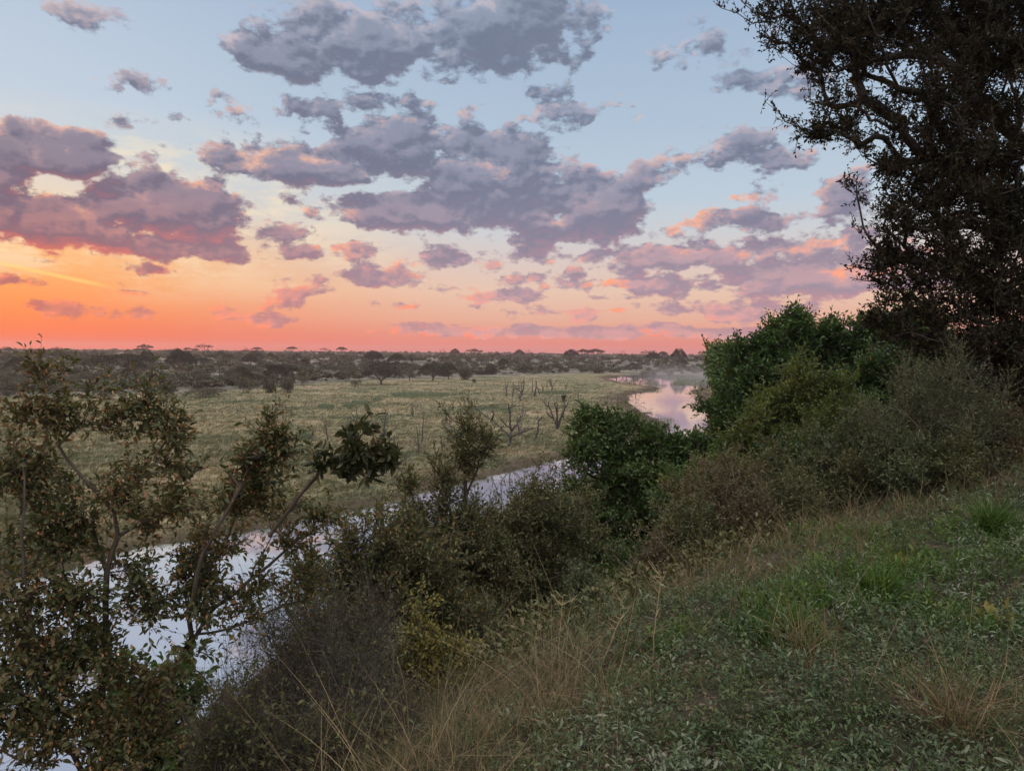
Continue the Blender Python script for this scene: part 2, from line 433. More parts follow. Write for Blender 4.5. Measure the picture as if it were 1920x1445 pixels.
# ------------------------------------------------------------------ materials
def new_mat(name):
    mt = bpy.data.materials.new(name); mt.use_nodes = True; mt.node_tree.nodes.clear()
    n = N(mt.node_tree); out = n.new('ShaderNodeOutputMaterial')
    return mt, n, out
def leaf_mat(name, cols, rough=0.55, trans=0.25, clump=2.0, spread=0.55, spec=0.3):
    """cols: list of base colours, picked leaf by leaf and drifting from clump to clump"""
    mt, n, out = new_mat(name)
    gi = n.new('ShaderNodeNewGeometry'); tcn = n.new('ShaderNodeTexCoord')
    r_ = gi.outputs['Random Per Island']
    nz = n.noise(gi.outputs['Position'], clump, 3, 0.6)
    nz = n.math('MULTIPLY_ADD', nz, 2.2, -0.6)
    f = n.math('ADD', n.math('MULTIPLY', r_, spread), n.math('MULTIPLY', nz, 1 - spread), clamp=True)
    k = len(cols)
    col = n.ramp(f, [((i + .5) / k, (*c, 1.0)) for i, c in enumerate(cols)])
    vn = n.noise(gi.outputs['Position'], clump * 30, 2, .5)
    col = n.mix(1.0, col, n.ramp(vn, [(0.3, (.8, .8, .8, 1)), (0.7, (1.2, 1.2, 1.2, 1))]), 'MULTIPLY')
    b = n.new('ShaderNodeBsdfPrincipled'); n.put(b.inputs['Base Color'], col)
    b.inputs['Roughness'].default_value = rough; b.inputs['Specular IOR Level'].default_value = spec
    tr = n.new('ShaderNodeBsdfTranslucent'); n.put(tr.inputs[0], n.mix(1.0, col, (1.0, 1.15, .6, 1), 'MULTIPLY'))
    mx = n.new('ShaderNodeMixShader'); mx.inputs[0].default_value = trans
    mt.node_tree.links.new(b.outputs[0], mx.inputs[1]); mt.node_tree.links.new(tr.outputs[0], mx.inputs[2])
    mt.node_tree.links.new(mx.outputs[0], out.inputs[0])
    return mt
def bark_mat(name, c1, c2, scale=14.0, rough=0.85):
    mt, n, out = new_mat(name)
    gi = n.new('ShaderNodeNewGeometry')
    nz = n.noise(n.vmath('MULTIPLY', gi.outputs['Position'], (1, 1, .25)), scale, 6, .65)
    col = n.ramp(nz, [(0.3, (*c1, 1)), (0.68, (*c2, 1))])
    b = n.new('ShaderNodeBsdfPrincipled'); n.put(b.inputs['Base Color'], col); b.inputs['Roughness'].default_value = rough
    bp = n.new('ShaderNodeBump'); bp.inputs['Strength'].default_value = .6; bp.inputs['Distance'].default_value = .02
    n.put(bp.inputs['Height'], nz); n.put(b.inputs['Normal'], bp.outputs[0])
    mt.node_tree.links.new(b.outputs[0], out.inputs[0])
    return mt

M_bark = bark_mat('dark_bark', (.035, .026, .020), (.10, .078, .06))
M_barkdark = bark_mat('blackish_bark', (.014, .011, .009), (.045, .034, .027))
M_barkgrey = bark_mat('grey_bark', (.10, .095, .09), (.22, .20, .18))
M_dead = bark_mat('weathered_wood', (.038, .034, .035), (.105, .095, .092), 6)
M_deadpale = bark_mat('pale_weathered_wood', (.22, .21, .20), (.40, .38, .35), 6)
M_darktwig = bark_mat('dark_twigs', (.030, .025, .020), (.105, .088, .070))
M_twig = bark_mat('grey_twigs', (.065, .056, .040), (.16, .14, .105))
M_straw_twig = bark_mat('straw_stalk', (.26, .19, .10), (.42, .32, .18))
M_leaf_red = leaf_mat('olive_leaves_with_russet', [(.034, .044, .015), (.055, .066, .023), (.08, .088, .032), (.115, .095, .04), (.19, .11, .055)], clump=1.2)
M_leaf_olive = leaf_mat('dull_olive_leaves', [(.044, .054, .018), (.066, .078, .027), (.098, .104, .040), (.135, .122, .052), (.165, .118, .06)], clump=1.2)
M_leaf_dark = leaf_mat('dark_waxy_leaves', [(.022, .028, .012), (.036, .044, .018), (.06, .06, .026), (.09, .07, .035)], rough=.4, clump=2)
M_pod = leaf_mat('orange_dry_pods', [(.22, .10, .045), (.34, .17, .07), (.42, .24, .12)], clump=3, trans=.35)
M_leaf_green = leaf_mat('fresh_green_leaves', [(.024, .050, .016), (.048, .092, .026), (.085, .135, .038), (.145, .185, .065)], clump=.9, trans=.3, rough=.42)
M_leaf_green2 = leaf_mat('deep_green_leaves', [(.020, .046, .016), (.042, .088, .026), (.075, .135, .036), (.125, .185, .055)], clump=.6, trans=.32, rough=.42)
M_leaf_yolive = leaf_mat('yellow_olive_leaves', [(.05, .075, .022), (.085, .115, .03), (.13, .165, .045), (.18, .195, .06)], clump=.9, trans=.32)
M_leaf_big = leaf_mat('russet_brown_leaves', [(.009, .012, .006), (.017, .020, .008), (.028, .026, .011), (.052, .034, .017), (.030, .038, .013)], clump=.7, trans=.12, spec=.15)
M_leaf_brown = leaf_mat('dry_brown_leaves', [(.06, .055, .026), (.09, .075, .035), (.15, .095, .055), (.07, .08, .03)], clump=2)
M_leaf_grey = leaf_mat('grey_green_small_leaves', [(.038, .055, .022), (.062, .082, .034), (.10, .12, .052), (.15, .155, .075)], clump=2)
M_leaf_yellow = leaf_mat('yellowing_leaves', [(.08, .09, .02), (.15, .14, .03), (.24, .19, .04), (.12, .10, .03)], clump=4)
M_cover = leaf_mat('woolly_grey_green_leaves', [(.026, .044, .020), (.050, .078, .036), (.082, .112, .058), (.13, .16, .095), (.21, .22, .155)], clump=.9, rough=.7, trans=.15, spec=.2, spread=.6)
M_cover2 = leaf_mat('olive_herb_leaves', [(.022, .038, .012), (.042, .070, .020), (.070, .105, .032), (.11, .14, .05), (.16, .13, .06)], clump=1.1, rough=.6, trans=.25, spread=.6)
M_cover_green = leaf_mat('bright_green_leaves', [(.032, .068, .014), (.052, .105, .019), (.085, .145, .028), (.13, .17, .04)], clump=3, trans=.35)
M_litter = leaf_mat('fallen_dry_leaves', [(.07, .05, .035), (.12, .085, .06), (.20, .15, .11), (.28, .22, .17)], clump=2, rough=.9)
M_drygrass = leaf_mat('dry_grass', [(.075, .055, .030), (.12, .088, .050), (.17, .12, .068), (.32, .24, .14), (.07, .085, .032), (.05, .07, .025)], clump=1.5, rough=.8)
M_olivegrass = leaf_mat('olive_grass', [(.03, .05, .018), (.05, .075, .026), (.08, .10, .04), (.13, .12, .06)], clump=1.5, rough=.7)
M_slopegrass = leaf_mat('slope_grass', [(.025, .024, .014), (.045, .038, .022), (.035, .044, .018), (.08, .062, .038)], clump=1.0, rough=.8)
M_plaingrass = leaf_mat('floodplain_grass', [(.060, .078, .042), (.095, .102, .058), (.145, .135, .080), (.205, .170, .105), (.275, .215, .135)], clump=.055, spread=.24, rough=.85, trans=.2)
M_marsh = leaf_mat('marsh_plants', [(.06, .09, .055), (.10, .13, .08), (.15, .16, .09)], clump=.3, rough=.8)
M_bush = leaf_mat('savanna_bush_leaves', [(.036, .040, .032), (.065, .068, .052), (.12, .115, .085), (.22, .195, .15)], clump=.05, spread=.5, rough=.8)
M_acacia = leaf_mat('acacia_leaves', [(.018, .025, .020), (.028, .036, .026), (.045, .052, .034)], clump=.2, rough=.8)
M_tuft = leaf_mat('green_sedge', [(.10, .14, .09), (.14, .18, .12), (.20, .23, .15)], clump=.5, rough=.8)

# ------------------------------------------------------------------ terrain
def xy(px, py): q = G(px, py, 0.0); return (q[0], q[1])
FAR_SHORE = [(-110, -60), (-80, -10), (-48, 22)] + [xy(*p) for p in [(0, 1100), (120, 1075), (250, 1032), (400, 1008), (540, 985), (680, 955), (800, 925), (900, 900),
   (1040, 865), (1120, 845), (1200, 825), (1258, 803), (1240, 790), (1225, 781), (1205, 770), (1187, 759), (1181, 748), (1192, 738), (1224, 734), (1236, 727), (1200, 722),
   (1165, 717), (1142, 711), (1150, 705), (1220, 703), (1350, 705)]]
NEAR_SHORE = [xy(*p) for p in [(1366, 712), (1310, 724), (1296, 734), (1312, 750), (1332, 775), (1330, 805), (1250, 850), (1080, 905), (950, 960), (760, 1035), (620, 1130), (480, 1265), (370, 1410)]] \
   + [(-14, 17), (-24, 4), (-42, -18), (-90, -90)]
RIVER = np.array(FAR_SHORE + NEAR_SHORE)
EDGE = np.array([(-200, -206), (-40, -40), (-6, -2.4), (-0.7, 3.0), (0.4, 4.6), (1.6, 6.0), (3.0, 7.4), (9.4, 13.8), (17, 25), (30, 50), (45, 85), (62, 145), (85, 210), (125, 320), (200, 500), (300, 800), (700, 2500)], float)
def poly_dist(x, y, poly, closed):
    """distance to a polyline and the side of its nearest segment (+ left)"""
    best = np.full(x.shape, 1e18); side = np.zeros(x.shape)
    m_ = len(poly)
    for i in range(m_ if closed else m_ - 1):
        a = poly[i]; b = poly[(i + 1) % m_]; ab = b - a; l2 = ab @ ab
        t = np.clip(((x - a[0]) * ab[0] + (y - a[1]) * ab[1]) / l2, 0, 1)
        dx = x - a[0] - t * ab[0]; dy = y - a[1] - t * ab[1]; d2 = dx * dx + dy * dy
        cr = ab[0] * (y - a[1]) - ab[1] * (x - a[0])
        up_ = d2 < best - 1e-12
        best = np.where(up_, d2, best); side = np.where(up_, np.sign(cr), side)
    return np.sqrt(best), side
def inside(x, y, poly):
    c = np.zeros(x.shape, bool); m_ = len(poly)
    for i in range(m_):
        a = poly[i]; b = poly[(i + 1) % m_]
        cond = (a[1] > y) != (b[1] > y)
        with np.errstate(divide='ignore', invalid='ignore'):
            xi = (b[0] - a[0]) * (y - a[1]) / (b[1] - a[1]) + a[0]
        c ^= cond & (x < xi)
    return c
def sst(v, a, b):
    t = np.clip((v - a) / (b - a), 0, 1); return t * t * (3 - 2 * t)
_g = np.random.default_rng(3)
_W = [(_g.uniform(0, 2 * math.pi), _g.uniform(0, 6.28)) for _ in range(40)]
def wob(x, y, wl, k0=0, n=5):
    """smooth bumps of about this wavelength, -1..1"""
    s = 0
    for i in range(n):
        a, ph = _W[(k0 + i) % 40]; f = 2 * math.pi / wl * (1 + .37 * i)
        s = s + np.sin((x * math.cos(a) + y * math.sin(a)) * f + ph + 1.3 * np.sin((x * math.sin(a) - y * math.cos(a)) * f * .43 + ph * 2)) / (1 + .3 * i)
    return s / 3.2
# where the bush country begins, by azimuth (tan = x/y)
_bt = np.array([(px - 960) / F_PX for px in (-900, -200, 0, 330, 500, 640, 880, 1000, 1100, 1200, 1400, 1800)])
_bd = np.array([110, 150, 172, 196, 225, 290, 345, 400, 460, 425, 430, 520])
def bush_edge(x, y):
    t = np.where(y > 1, x / np.maximum(y, 1), np.where(x < 0, -5.0, 5.0))
    return np.interp(t, _bt, _bd)
def shore_sd(x, y):
    wx = x + wob(x, y, 7.0, 3) * .7 * np.clip(y / 60, .3, 3); wy = y + wob(x, y, 9.0, 9) * .9 * np.clip(y / 60, .3, 3)
    d, _ = poly_dist(wx, wy, RIVER, True)
    return np.where(inside(wx, wy, RIVER), -d, d)
def edge_sd(x, y):
    d, s = poly_dist(x, y, EDGE, False)
    return d * s          # + = over the edge, towards the river
def terrain(x, y):
    x = np.asarray(x, float); y = np.asarray(y, float)
    sdv = shore_sd(x, y)
    low = np.where(sdv < 0, -1.6 * sst(-sdv, 0, 4), .38 * sst(sdv, 0, 5))
    low = low + np.where(sdv > 3, .10 * wob(x, y, 6.0, 1) + .06 * wob(x, y, 2.2, 5), 0)
    s2 = y - bush_edge(x, y)
    rise = 6.2 * sst(s2, 0, 320) + 4.6 * sst(s2, 150, 1900) + sst(s2, 10, 120) * (.9 * wob(x, y, 90, 12) + .35 * wob(x, y, 30, 20)) * (1 - sst(s2, 600, 1500) * .6)
    low = low + np.where(sdv > 0, rise, 0)
    es = edge_sd(x, y)
    hi = 10.3 + .10 * wob(x, y, 5.0, 14) + .05 * wob(x, y, 1.7, 18) - .62 * np.where(es > -1.2, (np.maximum(es + 1.2, 0)) ** 2 / (np.maximum(es + 1.2, 0) + 2.2), 0) + .35 * sst(es, 2, 8) * wob(x, y, 6, 25)
    hi = hi + .85 * sst(x, 3.5, 16)
    return np.maximum(low, hi)
def tz(x, y): return float(terrain(np.array([x]), np.array([y]))[0])

th = np.concatenate([np.arange(-48, 48, .16), np.arange(48, 312, 2.0)]) * math.pi / 180
rr = 0.25 * 1.0205 ** np.arange(0, 470)
rr = rr[rr < 3400]; nR, nT = len(rr), len(th)
X = (rr[:, None] * np.sin(th)[None]).ravel(); Y = (rr[:, None] * np.cos(th)[None]).ravel()
Z = terrain(X, Y)
V = np.concatenate([np.stack([X, Y, Z], 1), [[0, 0, tz(0, 0)]]])
i = np.arange(nR - 1)[:, None] * nT; j = np.arange(nT)[None]; j1 = (j + 1) % nT
Fq = np.stack([i + j, i + j1, i + nT + j1, i + nT + j], -1).reshape(-1, 4)[:, ::-1]
Fc = np.stack([np.arange(nT), (np.arange(nT) + 1) % nT, np.full(nT, nR * nT)], 1)
mt, n, out = new_mat('earth_and_grass')
gi = n.new('ShaderNodeNewGeometry'); pos = gi.outputs['Position']
at = n.new('ShaderNodeAttribute'); at.attribute_name = 'zone'
sx = n.new('ShaderNodeSeparateColor'); n.put(sx.inputs[0], at.outputs['Color'])
n1 = n.noise(pos, .055, 6, .6); n2 = n.noise(n.vmath('MULTIPLY', pos, (1, 1, .1)), .45, 6, .65); n3 = n.noise(pos, 3.0, 4, .6)
nm = n.math('ADD', n.math('MULTIPLY', n1, .55), n.math('MULTIPLY', n2, .45))
plain = n.ramp(nm, [(.36, (.06, .08, .042, 1)), (.45, (.13, .135, .075, 1)), (.52, (.22, .19, .11, 1)), (.62, (.32, .25, .155, 1))])
bushland = n.ramp(nm, [(.36, (.055, .060, .045, 1)), (.5, (.10, .098, .075, 1)), (.60, (.30, .26, .20, 1))])
mud = n.ramp(n3, [(.3, (.06, .042, .034, 1)), (.7, (.12, .085, .062, 1))])
soil = n.ramp(n3, [(.3, (.030, .023, .017, 1)), (.7, (.075, .06, .045, 1))])
c = n.mix(sx.outputs[2], plain, bushland); c = n.mix(sx.outputs[1], c, mud); c = n.mix(sx.outputs[0], c, soil)
b = n.new('ShaderNodeBsdfPrincipled'); n.put(b.inputs['Base Color'], c); b.inputs['Roughness'].default_value = .95; b.inputs['Specular IOR Level'].default_value = .1
bp = n.new('ShaderNodeBump'); bp.inputs['Strength'].default_value = .8; bp.inputs['Distance'].default_value = .5; n.put(bp.inputs['Height'], n2); n.put(b.inputs['Normal'], bp.outputs[0])
mt.node_tree.links.new(b.outputs[0], out.inputs[0])
ground = mesh('ground', V, [Fq, Fc[:, ::-1]], mt, smooth=True)
tag(ground, kind='structure')
sdv = shore_sd(V[:, 0], V[:, 1]); esv = edge_sd(V[:, 0], V[:, 1])
nse = wob(V[:, 0], V[:, 1], 14, 7)
zone = np.zeros((len(V), 4), np.float32); zone[:, 3] = 1
zone[:, 0] = 1 - sst(esv, 16, 24)
wid = 1.5 + 3.5 * np.clip(V[:, 1] / 120, 0, 1.6) + nse * (1 + V[:, 1].clip(0, 300) / 60)
zone[:, 1] = 1 - sst(sdv, wid * .4, wid * 1.3 + .5)
zone[:, 2] = sst(V[:, 1] - bush_edge(V[:, 0], V[:, 1]) + 8 * nse, -4, 10)
ca = ground.data.color_attributes.new('zone', 'FLOAT_COLOR', 'POINT'); ca.data.foreach_set('color', zone.ravel())

# ------------------------------------------------------------------ river
mt, n, out = new_mat('river_water')
gi = n.new('ShaderNodeNewGeometry')
b = n.new('ShaderNodeBsdfPrincipled')
b.inputs['Base Color'].default_value = (.60, .61, .65, 1); b.inputs['Metallic'].default_value = .80; b.inputs['Roughness'].default_value = .035
nz = n.noise(n.vmath('MULTIPLY', gi.outputs['Position'], (1, .6, 1)), 1.3, 4, .5)
nz2 = n.noise(gi.outputs['Position'], .05, 3, .5)
bp = n.new('ShaderNodeBump'); bp.inputs['Distance'].default_value = .012
n.put(bp.inputs['Strength'], n.math('MULTIPLY_ADD', n.step(nz2, .42, .62), .45, .12))
n.put(bp.inputs['Height'], nz); n.put(b.inputs['Normal'], bp.outputs[0])
mt.node_tree.links.new(b.outputs[0], out.inputs[0])
xs = np.array([-160, 0, 60, 200.]); ys = np.array([-120, 0, 60, 200, 470.])
gx, gy = np.meshgrid(xs, ys); RV = np.stack([gx.ravel(), gy.ravel(), np.zeros(gx.size)], 1)
RF = [[r_ * 4 + c_, r_ * 4 + c_ + 1, (r_ + 1) * 4 + c_ + 1, (r_ + 1) * 4 + c_] for r_ in range(4) for c_ in range(3)]
river = mesh('river', RV, [np.array(RF)], mt); tag(river, kind='structure')

# ------------------------------------------------------------------ floodplain grass (nobody could count it)
def plain_points(n_want, ymin, ymax, power=1.0):
    pts = []
    tot = 0
    while tot < n_want:
        k = 60000
        px = rng.uniform(-60, 1380, k); py = ymin + (ymax - ymin) * rng.random(k) ** power
        d = fw[None] + rt[None] * ((px - 960) / F_PX)[:, None] - up[None] * ((py - 722.5) / F_PX)[:, None]
        q = EYE + d * ((.35 - 12.0) / d[:, 2])[:, None]
        ok = (d[:, 2] < 0) & (q[:, 1] < bush_edge(q[:, 0], q[:, 1]) + 6) & (shore_sd(q[:, 0], q[:, 1]) > 0.25) & (edge_sd(q[:, 0], q[:, 1]) > 23)
        q = q[ok]; pts.append(q); tot += len(q)
    q = np.concatenate(pts)[:n_want]; q[:, 2] = terrain(q[:, 0], q[:, 1]); return q
tq = plain_points(52000, 705, 1100, 1.0)
keep = (wob(tq[:, 0], tq[:, 1], 11, 2) * .5 + wob(tq[:, 0], tq[:, 1], 3.5, 21) * .5 + rng.normal(size=len(tq)) * .35) > -.45
tq = tq[keep]
nb = 6
dist_f = np.clip(tq[:, 1] / 70, .7, 3.2)
bp_ = np.repeat(tq, nb, 0); df = np.repeat(dist_f, nb)
bp_[:, :2] += rng.normal(size=(len(bp_), 2)) * (.16 * df)[:, None]
hgt = rng.uniform(.22, .62, len(bp_)) * (1 + .45 * wob(bp_[:, 0], bp_[:, 1], 9, 30) + .40 * wob(bp_[:, 0], bp_[:, 1], 2.6, 12)).clip(.2, 2) * np.clip(df, .8, 1.25)
dd = np.array([[.25, 0, 1.0]]) + rng.normal(size=(len(bp_), 3)) * .38
sh = shore_sd(bp_[:, 0], bp_[:, 1])
V_, F_ = blades(bp_, dd, hgt * np.clip(.35 + sh / 5, .3, 1), .035 * df, rng.uniform(.3, .9, len(bp_)), lean=np.array([[.7, -.2, -.25]]), seg=2)
tag(mesh('floodplain_grass', V_, F_, M_plaingrass), 'dry tan and green grass covering the wide floodplain across the river', 'grass', kind='stuff')

# muddy shore debris and marsh plants along the water
def shore_pts(n_want, lo, hi, ymin=700, ymax=1110, xr=(-60, 1380)):
    out_ = []; tot = 0
    while tot < n_want:
        px = rng.uniform(*xr, 60000); py = rng.uniform(ymin, ymax, 60000)
        d = fw[None] + rt[None] * ((px - 960) / F_PX)[:, None] - up[None] * ((py - 722.5) / F_PX)[:, None]
        q = EYE + d * ((0.1 - 12.0) / d[:, 2])[:, None]
        s_ = shore_sd(q[:, 0], q[:, 1]); ok = (s_ > lo * np.clip(q[:, 1] / 80, .3, 2)) & (s_ < hi * np.clip(q[:, 1] / 80, .3, 2)) & (edge_sd(q[:, 0], q[:, 1]) > 17.5)
        out_.append(q[ok]); tot += ok.sum()
    q = np.concatenate(out_)[:n_want]; q[:, 2] = np.maximum(terrain(q[:, 0], q[:, 1]), -.05); return q
sq = shore_pts(9000, -1.0, 1.6)
sq = sq[wob(sq[:, 0], sq[:, 1], 5, 8) + rng.normal(size=len(sq)) * .3 > -.1]
bp_ = np.repeat(sq, 4, 0); bp_[:, :2] += rng.normal(size=(len(bp_), 2)) * .2
k = np.clip(bp_[:, 1] / 80, .5, 3)
V_, F_ = blades(bp_, np.array([[0, 0, 1.0]]) + rng.normal(size=(len(bp_), 3)) * .5, rng.uniform(.08, .30, len(bp_)) * k ** .5, .03 * k, rng.uniform(.2, .9, len(bp_)), seg=2)
tag(mesh('shore_sedge', V_, F_, M_marsh), 'low brown-green sedge fringing the muddy river shore', 'sedge', kind='stuff')
# reed marsh at the far bend
def reed_patch(cx0, cx1, y0, y1, n_, h, name, label, m_=M_marsh, wd=.10):
    px = rng.uniform(cx0, cx1, n_); py = rng.uniform(y0, y1, n_)
    q = np.array([G(a, b_, 0.0) for a, b_ in zip(px, py)])
    q = q[wob(q[:, 0], q[:, 1], 12, 6) + rng.normal(size=len(q)) * .4 > -.2]
    q = np.repeat(q, 4, 0); q[:, :2] += rng.normal(size=(len(q), 2)) * .7
    V_, F_ = blades(q, np.array([[0, 0, 1.0]]) + rng.normal(size=(len(q), 3)) * .22, rng.uniform(.35, 1, len(q)) * h, wd, rng.uniform(.1, .6, len(q)), seg=2)
    return tag(mesh(name, V_, F_, m_), label, 'reeds', kind='stuff')
reed_patch(1262, 1420, 707, 722, 2600, 1.4, 'reed_bed', 'grey-green reed bed standing in the far bend of the river')
reed_patch(1170, 1235, 712, 736, 900, .35, 'mud_bar_plants', 'flat brown plants on the mud bar of the far bend', M_marsh, .14)
reed_patch(1246, 1262, 786, 794, 60, 1.0, 'water_reeds', 'small dark reed clump in open pink water beside the point', M_marsh, .03)

# ------------------------------------------------------------------ dead trees on the floodplain
K = 1920 / 340.0
def c1(pts): return [(560 + x / K, 720 + y / K) for x, y in pts]
def c2(pts): return [(860 + x / K, 690 + y / K) for x, y in pts]
def c3(pts): return [(x / 4.0, 620 + y / 4.0) for x, y in pts]
def dead_tree(strokes, width_px, label, mat=M_dead, group='dead trees standing on the floodplain', seed=0, zg=.35, twigs=2, name='dead_tree'):
    g = np.random.default_rng(100 + seed)
    bx, by = strokes[0][0]
    base = G(bx, by, zg); base[2] = tz(base[0], base[1]) if zg > .1 else -.8
    D = float((G(bx, by, zg) - EYE) @ fw)
    root = thing(name, base, label, 'dead tree', group)
    nodes = []   # (px,py,depth offset)
    rw = 1.4 * width_px * D / F_PX / 2
    for si, st in enumerate(strokes):
        pts = []; start_off = 0.0
        if si:
            # start at the closest earlier node so the branch is joined to the wood
            p0 = np.array(st[0]); dn = [np.hypot(a[0] - p0[0], a[1] - p0[1]) for a in nodes]
            k_ = int(np.argmin(dn)); start_off = nodes[k_][2]
        drift = 0 if si == 0 else g.choice([-1, 1]) * g.uniform(.5, 1.1)
        ln = 0; last = st[0]; span = []
        for q in st:
            ln += math.hypot(q[0] - last[0], q[1] - last[1]); last = q
            off = start_off + drift * ln * D / F_PX * .6
            w_ = P(q[0], q[1], D + off)
            pts.append(w_); span.append((q[0], q[1], off))
        if si == 0: pts[0] = base - np.array([0, 0, .3])
        # denser record for joining
        for a, b_ in zip(span[:-1], span[1:]):
            for t in np.linspace(0, 1, 6): nodes.append(tuple(np.array(a) * (1 - t) + np.array(b_) * t))
        r0_ = rw if si == 0 else rw * .62
        (Vt, Ft), line, rad = path_tube(pts, [r0_ * 1.25 if si == 0 else r0_, r0_ * .75, r0_ * .32], 6, 4, jit=.35 * r0_, g=g)
        parts = [(Vt, Ft)]
        for _ in range(twigs):
            a = line[g.integers(len(line) // 3, len(line) - 1)]; L_ = rw * g.uniform(5, 11)
            dv = unit(unit(line[-1] - line[0]) * .8 + g.normal(size=3) * .7 + np.array([0, 0, .3]))
            (Vw, Fw), _, _ = path_tube([a, a + dv * L_ * .5, a + dv * L_ + np.array([0, 0, .2 * L_])], [r0_ * .33, r0_ * .12], 4, 2, jit=.1 * r0_, g=g)
            parts.append((Vw, Fw))
        Vj, Fj = join_parts(parts)
        mesh('trunk' if si == 0 else 'branch', Vj, Fj, mat, root, smooth=True)
    return root, D
